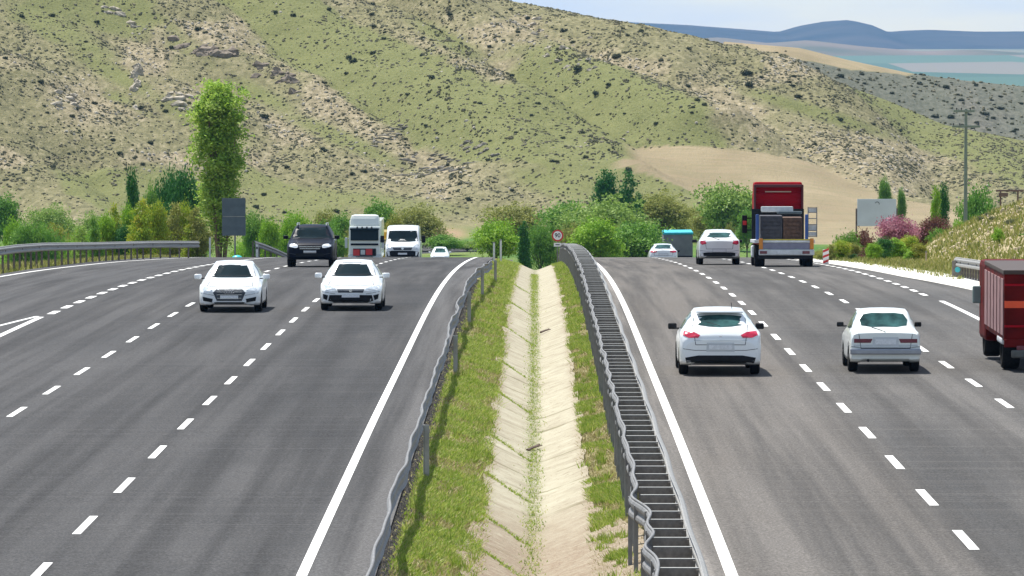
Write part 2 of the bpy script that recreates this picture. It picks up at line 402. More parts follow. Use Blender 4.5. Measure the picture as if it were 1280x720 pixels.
gz = zr(gy)+np.interp(gx, DX, DZ)+.045+(fbm(gx*2,gy*.5,19,3)-.5)*.03
chn = mesh_np('drainage_channel', np.stack([gx.ravel(),gy.ravel(),gz.ravel()],1), grid_faces(len(cy),19), M_CH, True)
vattr(chn, 'moss', np.exp(-((gx-.25+.04)/.13)**2)); vattr(chn, 'dirt', np.clip(np.interp(gy,[60,79,85,90],[1,1,.6,0]) + .6*sstep(.86,1,tx)[None,:]+.6*sstep(.14,0,tx)[None,:],0,1))
tag(chn, kind='structure')

# ------------------------------------------------------------------ grass (uncountable)
def blades(name, X, Y, Z, h, w, m, lean=.5, per=1, kind='stuff', label=None, cat='grass'):
    n = len(X); a = RNG.uniform(0, 2*np.pi, n); hh = h*RNG.uniform(.5, 1.3, n); ww = w*RNG.uniform(.6,1.3,n)
    dx = np.cos(a)*ww; dy = np.sin(a)*ww; lx = RNG.normal(0, lean, n)*hh; ly = RNG.normal(0, lean, n)*hh
    V = np.empty((n,3,3)); V[:,0] = np.stack([X-dx, Y-dy, Z-.01],1); V[:,1] = np.stack([X+dx, Y+dy, Z-.01],1); V[:,2] = np.stack([X+lx, Y+ly, Z+hh],1)
    o = mesh_np(name, V.reshape(-1,3), np.arange(3*n).reshape(n,3), m)
    vattr(o, 'tint', np.repeat(RNG.uniform(0,1,n), 3)); tag(o, label, cat, None, kind); return o
def leafy(name, c1, c2, c3, sub=.25, wide=False, nscale=.8):
    a = NT(name); t = a.attr('tint')
    big = a.noise(nscale, 3)
    t2 = a.math('ADD', a.math('MULTIPLY', t, .6), a.math('MULTIPLY', big, .4))
    col = a.ramp(t2, [(.2,c1),(.5,c2),(.8,c3)])
    a.done(col, .6, .25)
    tr = a.t.nodes.new('ShaderNodeBsdfTranslucent'); a.L(col, tr.inputs[0])
    mx = a.t.nodes.new('ShaderNodeMixShader'); mx.inputs[0].default_value = sub
    out = a.t.nodes['Material Output']; a.L(a.b.outputs[0], mx.inputs[1]); a.L(tr.outputs[0], mx.inputs[2]); a.L(mx.outputs[0], out.inputs[0])
    return a.m
M_GRASS = leafy('median_grass', (.15,.24,.025), (.27,.38,.045), (.46,.46,.14), .4)
M_DRY = leafy('dry_grass', (.22,.19,.07), (.36,.31,.14), (.50,.44,.24), .3)
def median_pts(n, y0, y1, xa, xb, thr, seed):
    y = RNG.uniform(y0, y1, n); x = RNG.uniform(xa, xb, n)
    dens = fbm(x*1.6, y*.42, seed, 4)
    keep = dens > thr; x = x[keep]; y = y[keep]
    return x, y
def med_z(x, y): return zr(y)+np.interp(x, DX, DZ)
for nm, args in (('median_grass', (0,)),):
    xs=[]; ys=[]
    for n,y0,y1 in ((60000,58,90),(70000,90,140),(60000,140,250),(20000,250,330)):
        x,y = median_pts(n,y0,y1,-1.74,-.60,.46,201); xs.append(x); ys.append(y)
        x,y = median_pts(int(n*.9),y0,y1,1.16,1.86,.50,202); xs.append(x); ys.append(y)
        x,y = median_pts(int(n*.12),y0,y1,-1.8,-.5,.2,203); xs.append(x); ys.append(y)
    X = np.concatenate(xs); Y = np.concatenate(ys)
    ok = ~((X > 1.1) & (Y < 82) & (fbm(X*2,Y*.6,9,2) < .58)); X = X[ok]; Y = Y[ok]
    blades('median_grass', X, Y, med_z(X,Y), .075, .02, M_GRASS, .7, label='short green grass on both banks of the median ditch')
    xs=[]; ys=[]
    for n,y0,y1 in ((26000,58,90),(26000,90,140),(24000,140,250)):
        x,y = median_pts(n,y0,y1,-1.78,-.55,.2,205); xs.append(x); ys.append(y)
        x,y = median_pts(n//2,y0,y1,1.1,2.3,.2,206); xs.append(x); ys.append(y)
    X = np.concatenate(xs); Y = np.concatenate(ys)
    blades('dry_median_grass', X, Y, med_z(X,Y), .06, .018, M_DRY, .9, label='straw coloured dry grass mixed into the median turf')
    # weeds sprouting along slanting joints of the channel
    xs=[]; ys=[]
    for y0 in (78.6, 84.5, 93, 103, 118, 131, 150, 171, 196):
        n = 420; t = RNG.uniform(0,1,n)**1.7; xs.append(-.66+t*.85+RNG.normal(0,.02,n)); ys.append(y0-t*2.2*(y0/85)+RNG.normal(0,.12,n))
    xs.append(RNG.normal(.21,.09,9000)); ys.append(RNG.uniform(72,250,9000))
    X = np.concatenate(xs); Y = np.concatenate(ys)
    blades('channel_weeds', X, Y, med_z(X,Y)+.04, .045, .015, M_GRASS, .8, label='thin weeds growing in the joints of the concrete channel')
# black gravel by left kerb
n = 9000; x = RNG.uniform(-1.93,-1.70,n); y = 58+RNG.uniform(0,1,n)**1.5*130; s = RNG.uniform(.012,.035,n)
P = np.stack([x,y,med_z(np.maximum(x,-1.9),y)+.01],1); T = np.array([[1,0,0],[0,1,0],[-1,0,0],[0,-1,0],[0,0,1]])
V = (P[:,None,:]+T[None]*s[:,None,None]*RNG.uniform(.6,1.3,(n,5,1))).reshape(-1,3); b = np.arange(n)[:,None,None]*5
Fc = (b+np.array([[0,1,4],[1,2,4],[2,3,4],[3,0,4]])[None]).reshape(-1,3)
tag(mesh_np('asphalt_gravel', V, Fc, mat('black_gravel',(.05,.045,.04),.8,var=.6,scale=30)), 'dark crumbled gravel along the edge of the left carriageway', 'gravel', None, 'stuff')

xs=[];ys=[]
for i in range(520):
    y0=58+RNG.uniform(0,1)**1.6*200; x0=RNG.uniform(-1.68,-.62) if RNG.uniform()<.62 else RNG.uniform(1.16,1.75); n=int(RNG.uniform(15,50)); xs.append(RNG.normal(x0,.035,n)); ys.append(RNG.normal(y0,.09,n))
X=np.concatenate(xs);Y=np.concatenate(ys); blades('tall_grass_tufts', X, Y, med_z(X,Y), .15, .014, M_GRASS, .45, label='taller uneven grass tufts standing out of the median turf')
# verge grass left and right (taller)
x = RNG.uniform(-27,-20.1,42000); y = RNG.uniform(170,340,42000)
x2 = RNG.uniform(13.6,27,42000); y2 = RNG.uniform(185,345,42000); k = x2 > xe(y2)+1.0; x2=x2[k]; y2=y2[k]
X=np.concatenate([x,x2]); Y=np.concatenate([y,y2])
M_VERGE = leafy('verge_grass', (.13,.17,.03), (.26,.28,.06), (.42,.38,.16), .3)
blades('verge_grass', X, Y, tz(X,Y), .26, .05, M_VERGE, .45, label='yellow green verge grass beside both carriageways')

# hillside tufts (uncountable)
def domes(name, X, Y, Z, r, hh, m, label, cat):
    n = len(X); k = 5; a = RNG.uniform(0,6.28,n)[:,None]+np.arange(k)[None]*2*np.pi/k
    rr = r[:,None]*RNG.uniform(.7,1.25,(n,k))
    ring = np.stack([X[:,None]+np.cos(a)*rr, Y[:,None]+np.sin(a)*rr, np.repeat((Z-.12)[:,None],k,1)],2)
    ring2 = np.stack([X[:,None]+np.cos(a+.5)*rr*.7, Y[:,None]+np.sin(a+.5)*rr*.7, Z[:,None]+hh[:,None]*RNG.uniform(.55,.9,(n,k))],2)
    top = np.stack([X, Y, Z+hh],1)[:,None,:]
    V = np.concatenate([ring, ring2, top],1).reshape(-1,3)
    f = []
    for i in range(k):
        j=(i+1)%k; f += [[i,j,k+i],[j,k+j,k+i],[k+i,k+j,2*k]]
    Fc = (np.arange(n)[:,None,None]*(2*k+1)+np.array(f)[None]).reshape(-1,3)
    o = mesh_np(name, V, Fc, m, False); vattr(o, 'tint', np.repeat(RNG.uniform(0,1,n), 2*k+1)); tag(o, label, cat, None, 'stuff'); return o
def sample_hill(n, y0, y1):
    y = RNG.uniform(y0, y1, n); x = RNG.uniform(-1, 1, n)*(y*.098+16)+0
    z, px, row, gn, sp, t, far = hill(x, y); z = tz(x, y); row = 40+(CAM[2]-z)*F/y
    return x, y, z, px, row
from math import pi
x,y,z,px,row = sample_hill(165000, 640, 860)
gi = np.clip(np.searchsorted(YS, y), 0, len(YS)-1); gj = np.clip(np.searchsorted(XS, x), 0, len(XS)-1)
dens = tuft[gi,gj]*(1-field[gi,gj])
k = RNG.uniform(0,1,len(x)) < (dens*.9+.10*(1-field[gi,gj]))*np.clip(fbm(px/9.,row/5.,222,2)*2.2-.35,0,1)
M_TUFT = leafy('hillside_tufts', (.11,.115,.055), (.17,.165,.09), (.27,.24,.15), .35, nscale=.08)
x=x[k];y=y[k];z=z[k]; r=.08+.26*RNG.uniform(0,1,len(x))**2.5
domes('hillside_scrub', x,y,z, r, r*RNG.uniform(.35,.8,len(x)), M_TUFT, 'dense low dry scrub tufts speckling the hillside', 'scrub')
x,y,z,px,row = sample_hill(40000, 905, 1000)
gi = np.clip(np.searchsorted(YS, y), 0, len(YS)-1); gj = np.clip(np.searchsorted(XS, x), 0, len(XS)-1)
k = (RNG.uniform(0,1,len(x)) < .14*(1-field[gi,gj])) & (px > 830)
x=x[k];y=y[k];z=z[k]; r=.12+.4*RNG.uniform(0,1,len(x))**2
domes('far_slope_scrub', x,y,z, r, r*.8, M_TUFT, 'dark scrub on the farther grey slope at upper right', 'scrub')
# pale stones
x,y,z,px,row = sample_hill(60000, 640, 850)
gi = np.clip(np.searchsorted(YS, y), 0, len(YS)-1); gj = np.clip(np.searchsorted(XS, x), 0, len(XS)-1)
k = RNG.uniform(0,1,len(x)) < scree[gi,gj]**2*.30*(1-field[gi,gj]); x=x[k];y=y[k];z=z[k]; r=RNG.uniform(.1,.32,len(x))
domes('hillside_stones', x,y,z, r, r*.7, mat('pale_stone',(.40,.36,.29),.9,var=.35,scale=.5), 'loose pale stones strewn over the scree slopes', 'stones')
# ------------------------------------------------------------------ rails
M_ZN = mat('galvanised_steel', (.19,.19,.19), .65, .1, .18, 6)
M_ZNL = mat('zinc_rail', (.27,.27,.26), .65, .1, .15, 8)
M_RUST = mat('weathered_brown_steel', (.15,.125,.11), .7, .2, .35, 9)
M_SPACER = mat('dark_spacer_steel', (.19,.17,.15), .75, .0, .25, 12)
WP = [(0,-.31),(.05,-.285),(.075,-.25),(.065,-.21),(.015,-.175),(.015,-.135),(.065,-.10),(.075,-.06),(.05,-.025),(0,0)]
def beam(name, path, top, side, m, parent, thick=.012, wsc=1.):
    """W shaped beam swept along path [(x,y)], corrugation bulging to +side"""
    n = len(path); V = []; k = len(WP)
    for i,(x,y) in enumerate(path):
        a = path[max(0,i-1)]; b = path[min(n-1,i+1)]; t = Vector((b[0]-a[0], b[1]-a[1])).normalized(); nn = Vector((t.y,-t.x))*side
        for o in (0, thick):
            for (u,v) in (WP if o == 0 else WP[::-1]):
                u=u*wsc; V.append((x+nn.x*(u-o), y+nn.y*(u-o), top(x,y)+v+ (0 if o==0 else -.001)))
    K = 2*k; Fc = []
    for i in range(n-1):
        for j in range(K):
            Fc.append([i*K+j, i*K+(j+1)%K, (i+1)*K+(j+1)%K, (i+1)*K+j])
    return mesh_np(name, V, Fc, m, False, parent)
def post_mesh(h, w=.05, d=.10, top=0.0):
    bm = bmesh.new(); box(bm, (0,0,-h/2+top), (w*.25,d,h)); box(bm, (w*.5,d/2-.004,-h/2+top), (w,.008,h-.004)); box(bm, (w*.5,-d/2+.004,-h/2+top), (w,.008,h-.004))
    me = bpy.data.meshes.new('post'); bm.to_mesh(me); bm.free(); return me
def kids(name, me, m, parent, locs, rz=0):
    if not me.materials: me.materials.append(m)
    for i, l in enumerate(locs):
        o = obj(name, me, None, parent, l); o.rotation_euler = (0,0,rz)
def merged(name, me, m, parent, locs):
    mi=[p.material_index for p in me.polygons]
    v = np.empty(len(me.vertices)*3); me.vertices.foreach_get('co', v); v = v.reshape(-1,3)
    fs = [list(p.vertices) for p in me.polygons]
    V = np.concatenate([v+np.array(l)[None] for l in locs]); Fc = np.array(fs)
    o=mesh_np(name, V, np.concatenate([Fc+i*len(v) for i in range(len(locs))]), m, False, parent)
    for q in list(me.materials)[1:]: o.data.materials.append(q)
    if len(o.data.polygons)==len(mi)*len(locs): o.data.polygons.foreach_set('material_index', mi*len(locs))
    return o
# left median rail (single beam, few posts, weathered)
lr = thing('guard_rail', 'single weathered guard rail with bent beam edging the left carriageway along the median grass', 'guard rail', (0,0,0))
ly = axis([(55,150,.5),(150,196,1.)])
def lx(y): return -1.80+.018*math.sin(y*.62)+.012*math.sin(y*1.57+1)+(vn(y*.2,0,3)-.5)*.10+.45*sstep(150,198,y)
lp = [(float(lx(y)), float(y)) for y in ly]
ltop = lambda x,y: float(zr(y))+.74+.015*math.sin(y*.5)-.22*float(sstep(165,196,y))
beam('beam', lp, ltop, -1, M_ZN, lr, .01, .55)
bm = bmesh.new()
for i in range(len(lp)-1):
    a=lp[i]; b=lp[i+1]
    if i%1==0: cyl(bm, (a[0],a[1],ltop(*a)+.004), (b[0],b[1],ltop(*b)+.004), .022, seg=6, caps=False)
from_bm('top_edge', bm, M_ZN, lr, True)
pm_ = post_mesh(1.25,.09,.09)
kids('post', pm_, mat('pale_zinc_post',(.32,.32,.30),.6,.2,.1,9), lr, [(float(lx(y))+.11, y, ltop(0,y)+.02) for y in (58.5,89,121,147,171,193)])
# right median double rail with ladder spacers
rr = thing('guard_rail', 'double sided guard rail with ladder like cross spacers beside the right carriageway', 'guard rail', (0,0,0))
def rx(y):
    base = 1.75+.012*math.sin(y*.8)+.016*math.sin(y*1.5708+1)+(vn(y*.4,0,8)-.5)*.035
    if y < 90: base += .09*math.exp(-((y-71.5)/1.2)**2) - .10*math.exp(-((y-74.3)/1.1)**2) + .07*math.exp(-((y-68.6)/.9)**2) -.06*math.exp(-((y-66.6)/.8)**2)
    return base
ry = axis([(54,150,.25),(150,330,1.0)])
rtop = lambda x,y: float(zr(y))+.75
pL = [(float(rx(y)), float(y)) for y in ry]; pR = [(2.30+.012*math.sin(y*.7), float(y)) for y in ry]
beam('beam', pL, rtop, -1, M_ZN, rr, .01, .6); beam('beam', pR, rtop, 1, M_ZNL, rr)
bm = bmesh.new()
for i in range(len(pL)-1):
    a=pL[i]; b=pL[i+1]; cyl(bm, (a[0],a[1],rtop(*a)+.003), (b[0],b[1],rtop(*b)+.003), .02, seg=6, caps=False)
from_bm('top_edge', bm, M_ZN, rr, True)
sp = bmesh.new(); box(sp, (0,0,-.085), (.50,.012,.17)); box(sp, (0,.03,.0015), (.50,.07,.012)); box(sp,(.235,-.025,-.05),(.03,.04,.07)); box(sp, (0,.022,-.172), (.50,.05,.01))
spm = bpy.data.meshes.new('spacer'); sp.to_mesh(spm); sp.free(); spm.materials.append(M_SPACER); spm.materials.append(mat('zinc_flange',(.36,.36,.34),.6,.1,.1,9))
for p_ in spm.polygons: p_.material_index = 1 if p_.center.z > -.006 and p_.center.y > -.02 else 0
sy = [64+1.34*i for i in range(190)]
sl = [(2.02, y, float(zr(y))+.725+RNG.uniform(-.012,.012)) for y in sy]
kids('spacer', spm, M_SPACER, rr, sl[:100]); tag(merged('spacer_run', spm, M_SPACER, rr, sl[100:]), kind='stuff')
bm = bmesh.new(); box(bm,(0,0,-.5),(.012,.10,1.0)); box(bm,(.03,.046,-.5),(.05,.008,1.0)); box(bm,(.03,-.046,-.5),(.05,.008,1.0)); pmm = bpy.data.meshes.new('post'); bm.to_mesh(pmm); bm.free()
kids('post', pmm, M_ZN, rr, [(1.70+float(rx(l[1])-1.75), l[1]+.02, l[2]-.02) for l in sl[:100]]); tag(merged('post_run', pmm, M_ZN, rr, [(1.70, l[1]+.02, l[2]-.02) for l in sl[100:]]), kind='stuff')
# left roadside rail
def roadside_rail(label, path, h, spacing, side, post_dx, bm_mat=M_ZNL, post_m=M_RUST, hb=.72):
    t = thing('guard_rail', label, 'guard rail')
    pts = []
    for a, b in zip(path[:-1], path[1:]):
        n = max(2, int((b[1]-a[1])/1.5)); pts += [(a[0]+(b[0]-a[0])*i/n, a[1]+(b[1]-a[1])*i/n) for i in range(n)]
    pts.append(path[-1]); tp = lambda x,y: float(h(y))
    beam('beam', pts, tp, side, bm_mat, t)
    bm = bmesh.new()
    for a,b in zip(pts[:-1], pts[1:]): cyl(bm, (a[0],a[1],tp(*a)+.004), (b[0],b[1],tp(*b)+.004), .028, seg=6, caps=False)
    from_bm('top_edge', bm, bm_mat, t, True)
    y = pts[0][1]; k = 0; pm2 = post_mesh(1.0,.07,.12)
    L = []
    while y < pts[-1][1]:
        x = np.interp(y, [p[1] for p in pts], [p[0] for p in pts]); L.append((x+post_dx, y, tp(x,y)-.03)); y += spacing(y)
    kids('post', pm2, post_m, t, L[:100]); 
    bb = bmesh.new()
    bmesh.ops.create_cone(bb, segments=8, radius1=.035, radius2=.03, depth=.03, cap_ends=True, matrix=Matrix.Rotation(math.pi/2,4,'Y'))
    bme = bpy.data.meshes.new('bolt'); bb.to_mesh(bme); bb.free()
    kids('bolt', bme, M_SPACER, t, [(l[0]-post_dx+side*.03, l[1], l[2]+.03-.155) for l in L[::3]])
    return t
hL = lambda y: np.interp(y, [165,205,215,235,262,272], [zr(165)+1.0, zr(205)+.97, zr(215)+.96, zr(235)+.86, zr(262)+.86, zr(272)+.84])
roadside_rail('long weathered guard rail on brown posts along the far left verge', [(-20.6,165),(-20.25,205),(-19.8,235),(-19.0,258),(-17.4,272)], hL, lambda y: 2.0 if y<214 else 2.6, 1, -.12)
roadside_rail('short guard rail end poking out left of the dark car, beyond the crest', [(-16.0,300),(-15.1,325)], lambda y: zr(y)+.62+ (325-y)*.014, lambda y: 4.0, 1, -.1, M_ZN)
roadside_rail('guard rail with pale top on closely set posts at the foot of the right bank', [(16.6,146),(16.2,158),(15.85,172),(15.62,190)], lambda y: zr(y)+np.interp(y,[150,175,190],[.80,.76,.70]), lambda y: 1.0, -1, .12)
# end plate with reflector
e = thing('rail_end_marker', 'dark plate with a round turquoise reflector at the end of the right roadside rail', 'reflector', (15.60,189.4,float(zr(189.4))-.08))
boxo('plate', (0,0,.38), (.34,.04,.62), M_SPACER, e, .01)
bm = bmesh.new(); cyl(bm,(0.03,-.02,.36),(.03,-.035,.36),.10,seg=20); from_bm('reflector', bm, mat('turquoise_reflector',(.08,.55,.62),.3,var=.2,scale=8), e)
# small posts, dome, sign
M_POST = mat('pale_grey_post',(.62,.64,.60),.6,var=.12,scale=5)
def marker_post(label, px, r0, r1, d, w=.12, band=None, m=None, name='marker_post', cat='post', group=None):
    a = at(px, r1, d); h = (r1-r0)*d/F
    t = thing(name, label, cat, a, 0, group)
    bm = bmesh.new(); box(bm, (0,0,h/2-.3), (w,w*.7,h+.6), .012); from_bm('post', bm, m or M_POST, t)
    boxo('cap', (0,0,h+.01), (w*1.1,w*.8,.05), M_ZN, t, .008)
    if band: boxo('reflector', (0,-w*.35-.006,h-.22), (w*.7,.01,.14), band, t)
    return t
M_DK = mat('black_band',(.03,.03,.03),.6)
marker_post('pale square post, the shorter of two at the far end of the left median rail', 617.5, 303.5, 330, 250, .10)
marker_post('pale square post, the taller of two at the far end of the left median rail', 626, 300, 330, 262, .10)
marker_post('thin white post right of the road sign seen from behind', 321, 305, 323, 298, .14, M_DK)
marker_post('pale post leaning on the end of the long left guard rail', 262, 297, 322, 270, .09)
marker_post('thin pale roadside post in front of the shrubs right of the road', 1158, 315, 337, 236, .07, None, mat('weathered_wood_post',(.45,.36,.28),.8,var=.2,scale=6))
# red and white delineator
M_WHITE = mat('white_sign_paint',(.80,.80,.78),.5,var=.05,scale=4); M_RED = mat('red_sign_paint',(.55,.03,.03),.45,var=.1,scale=4)
a = at(1032.5, 334, 226); t = thing('hazard_delineator', 'small red and white striped hazard panel on the verge right of the flatbed truck', 'delineator', a)
boxo('panel', (0,0,.42), (.26,.04,.72), M_WHITE, t, .01)
bm = bmesh.new()
for k in range(3):
    z = .16+.24*k; vs=[bm.verts.new(p) for p in ((-.128,-.0235,z),(.128,-.0235,z+.10),(.128,-.0235,z+.20),(-.128,-.0235,z+.10))]; bm.faces.new(vs)
st = from_bm('stripes', bm, M_RED, t); md = st.modifiers.new('s','SOLIDIFY'); md.thickness=.002; md.offset = 0
boxo('base', (0,0,.03), (.34,.3,.06), M_DK, t, .01)
# turquoise dome
a = at(296, 323.5, 285); bm = bmesh.new(); bmesh.ops.create_uvsphere(bm, u_segments=24, v_segments=12, radius=.30)
for v in list(bm.verts):
    v.co.z *= .62
    if v.co.z < -.02: v.co.z = -.02
tag(from_bm('dome_marker', bm, mat('turquoise_plastic',(.03,.50,.52),.35,var=.1,scale=3), None, True, a+Vector((0,0,.02))), 'small glossy turquoise dome on the road edge below the sign seen from behind', 'marker dome')
# speed sign
d=318; c=at(697,294.3,d); zb=float(tz(c.x,d))-.1
t = thing('speed_limit_sign', 'round red rimmed 90 speed limit sign with small white plate below it in the median', 'road sign', (c.x,d,zb))
hc = c.z-zb; R_=.36
bm=bmesh.new(); cyl(bm,(0,.03,-.3),(0,.03,hc+.2),.035,seg=10); from_bm('pole', bm, M_ZN, t)
bm=bmesh.new(); cyl(bm,(0,0,hc),(0,-.015,hc),R_,seg=40); pl=from_bm('sign_plate', bm, M_RED, t)
bm=bmesh.new(); cyl(bm,(0,-.0152,hc),(0,-.019,hc),R_*.74,seg=40); from_bm('sign_face', bm, M_WHITE, pl)
def text(body, size, loc, m, parent, name='lettering', rz=0, ext=.002, bold=0):
    cu = bpy.data.curves.new('txt','FONT'); cu.body=body; cu.size=size; cu.align_x='CENTER'; cu.align_y='CENTER'; cu.extrude=ext; cu.offset=bold
    o = bpy.data.objects.new('txt', cu); C.objects.link(o); dg = bpy.context.evaluated_depsgraph_get(); dg.update()
    me = bpy.data.meshes.new_from_object(o.evaluated_get(dg)); bpy.data.objects.remove(o)
    me.materials.clear(); r = obj(name, me, m, parent, loc); r.rotation_euler=(math.pi/2,0,rz); return r
text('90', .36, (0,-.022,hc), M_DK, pl, 'numerals', bold=.006)
boxo('supplementary_plate', (0,-.012,hc-.56), (.46,.02,.22), M_WHITE, t, .003)
boxo('supplementary_mark', (0,-.025,hc-.56), (.26,.004,.06), M_DK, t)
# sign seen from behind
d=292; c=at(292,271,d); zb=float(tz(c.x,d))
t = thing('road_sign', 'tall grey rectangular road sign seen from behind on a pole at left, before the poplar', 'road sign', (c.x,d,zb)); hc=c.z-zb; wd=29.5*d/F; hh=47*d/F
M_SB = mat('slate_grey_sign_back',(.095,.125,.14),.5,.3,.12,3)
boxo('panel', (0,0,hc+hh*.26), (wd,.03,hh*.48), M_SB, t, .006); boxo('panel', (0,0,hc-hh*.25), (wd,.03,hh*.50), M_SB, t, .006)
boxo('seam_rail', (0,-.03,hc+hh*.01), (wd*.92,.04,.035), M_ZNL, t); boxo('seam_rail', (0,-.03,hc+hh*.3), (wd*.92,.03,.03), M_SB, t); boxo('seam_rail', (0,-.03,hc-hh*.3), (wd*.92,.03,.03), M_SB, t)
bm=bmesh.new(); cyl(bm,(.06,.05,-.4),(.06,.05,hc+hh*.4),.05,seg=10); from_bm('pole', bm, M_ZN, t)
# billboard
d=300; c=at(1096,265.5,d); c.z-=0; zb=float(tz(c.x,d)); t = thing('billboard', 'large pale blue billboard on two posts behind the pink blossom tree', 'billboard', (c.x,d,zb), .05); hc=c.z-zb; wd=49*d/F; hh=34*d/F
M_BB = mat('faded_blue_white_board',(.46,.54,.60),.5,var=.10,scale=.8)
boxo('board', (0,0,hc), (wd,.06,hh), M_BB, t, .01)
for s in (-1,1):
    bm=bmesh.new(); cyl(bm,(s*(wd/2+.04),.06,-.3),(s*(wd/2+.04),.06,hc+hh*.15),.05,seg=8); from_bm('post', bm, M_RUST, t)
bm=bmesh.new()
for i in range(9):
    a0=math.pi*i/8-.3; a1=a0+.34; 
    if i<8: cyl(bm,(.02+.12*math.cos(a0),-.034,hc+hh*.32+.12*math.sin(a0)),(.02+.12*math.cos(a1),-.034,hc+hh*.32+.12*math.sin(a1)),.022,seg=6)
from_bm('arch_emblem', bm, mat('dark_grey_emblem',(.12,.14,.16),.6), t)
# utility pole
d=372; c=at(1207,275,d); zb=float(tz(c.x,d)); hp=at(1207,136,d).z-zb
t=thing('utility_pole','tall green grey utility pole with two crossarms in front of the right hillside','utility pole',(c.x,d,zb))
M_PO=mat('green_grey_pole',(.16,.20,.16),.7,var=.15,scale=2); bm=bmesh.new(); cyl(bm,(0,0,-.5),(0,0,hp),.17,.10,seg=10); from_bm('pole',bm,M_PO,t)
for z,hw in ((hp-.15,.75),(hp-1.25,1.0)):
    ca=boxo('crossarm',(0 if hw==1.0 else -.15,-.16,z),(hw*2,.13,.16),M_PO,t,.01)
    for x in (-hw*.9,-hw*.45,hw*.9 if hw==1.0 else hw*.4):
        bm=bmesh.new(); cyl(bm,(x,-.12,z+.05),(x,-.12,z+.15),.035,seg=8); cyl(bm,(x,-.12,z+.15),(x,-.12,z+.24),.06,.04,seg=8); from_bm('insulator',bm,M_DK,ca)
# small timber frame on the bank
d=285; c=at(1262,262,d); t=thing('timber_frame','small dark timber frame standing on the bank top near the right edge','frame',(c.x,d,c.z-.25))
M_TI=mat('dark_timber',(.13,.09,.07),.8,var=.3,scale=8)
for x in (-.5,.45): bm=bmesh.new(); cyl(bm,(x,0,-1.2),(x,0,1.35),.05,seg=8); from_bm('post',bm,M_TI,t)
boxo('rail',(0,0,1.3),(1.5,.10,.10),M_TI,t,.01); boxo('shelf',(-.35,0,1.08),(.5,.3,.22),M_TI,t,.02); boxo('rail',(0,0,.35),(1.5,.07,.07),M_TI,t,.01)

# ------------------------------------------------------------------ vehicles
def paint(name, col, var=.03): return mat(name, col, .28, 0, var, 2, coat=.6)
M_WP = paint('white_car_paint',(.76,.79,.80)); M_WP2 = paint('off_white_car_paint',(.74,.78,.76)); M_DP = mat('dark_blue_black_paint',(.006,.008,.016),.4,0,.1,2,coat=0,spec=.1)
def glassm(name, c): return mat(name, c, .12, 0, .3, 1.2, spec=.07)
M_GL = glassm('dark_tinted_glass',(.012,.022,.026)); M_GLT = mat('teal_tinted_glass',(.012,.03,.03),.12,var=.3,scale=3.2,spec=.2,col2=(.05,.13,.125))
M_TY = mat('black_tyre_rubber',(.012,.012,.012),.9,var=.3,scale=20,spec=.1); M_RIM = mat('grey_alloy_rim',(.30,.30,.31),.35,.8,.1,5)
M_BLK = mat('black_plastic',(.014,.015,.017),.7,var=.3,scale=10,spec=.15); M_GR = mat('dark_grille_mesh',(.045,.055,.07),.4,.3,.3,30)
M_CHR = mat('chrome_trim',(.65,.66,.68),.18,.9,.05,5); M_TL = mat('red_tail_lamp',(.50,.012,.05),.25,var=.15,scale=9,coat=.5); M_TLD = mat('dark_red_tail_lamp',(.13,.012,.03),.25,var=.25,scale=9,coat=.5)
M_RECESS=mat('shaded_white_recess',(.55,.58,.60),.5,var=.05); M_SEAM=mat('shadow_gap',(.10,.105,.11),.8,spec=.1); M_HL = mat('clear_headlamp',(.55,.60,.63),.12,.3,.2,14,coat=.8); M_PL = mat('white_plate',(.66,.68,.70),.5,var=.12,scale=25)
def cr(P, n):
    P = np.array(P, float); out=[]
    for i in range(len(P)-1):
        p0=P[max(i-1,0)]; p1=P[i]; p2=P[i+1]; p3=P[min(i+2,len(P)-1)]
        for k in range(n):
            t=k/n; out.append(.5*((2*p1)+(-p0+p2)*t+(2*p0-5*p1+4*p2-p3)*t*t+(-p0+3*p1-3*p2+p3)*t**3))
    out.append(P[-1]); return np.array(out)
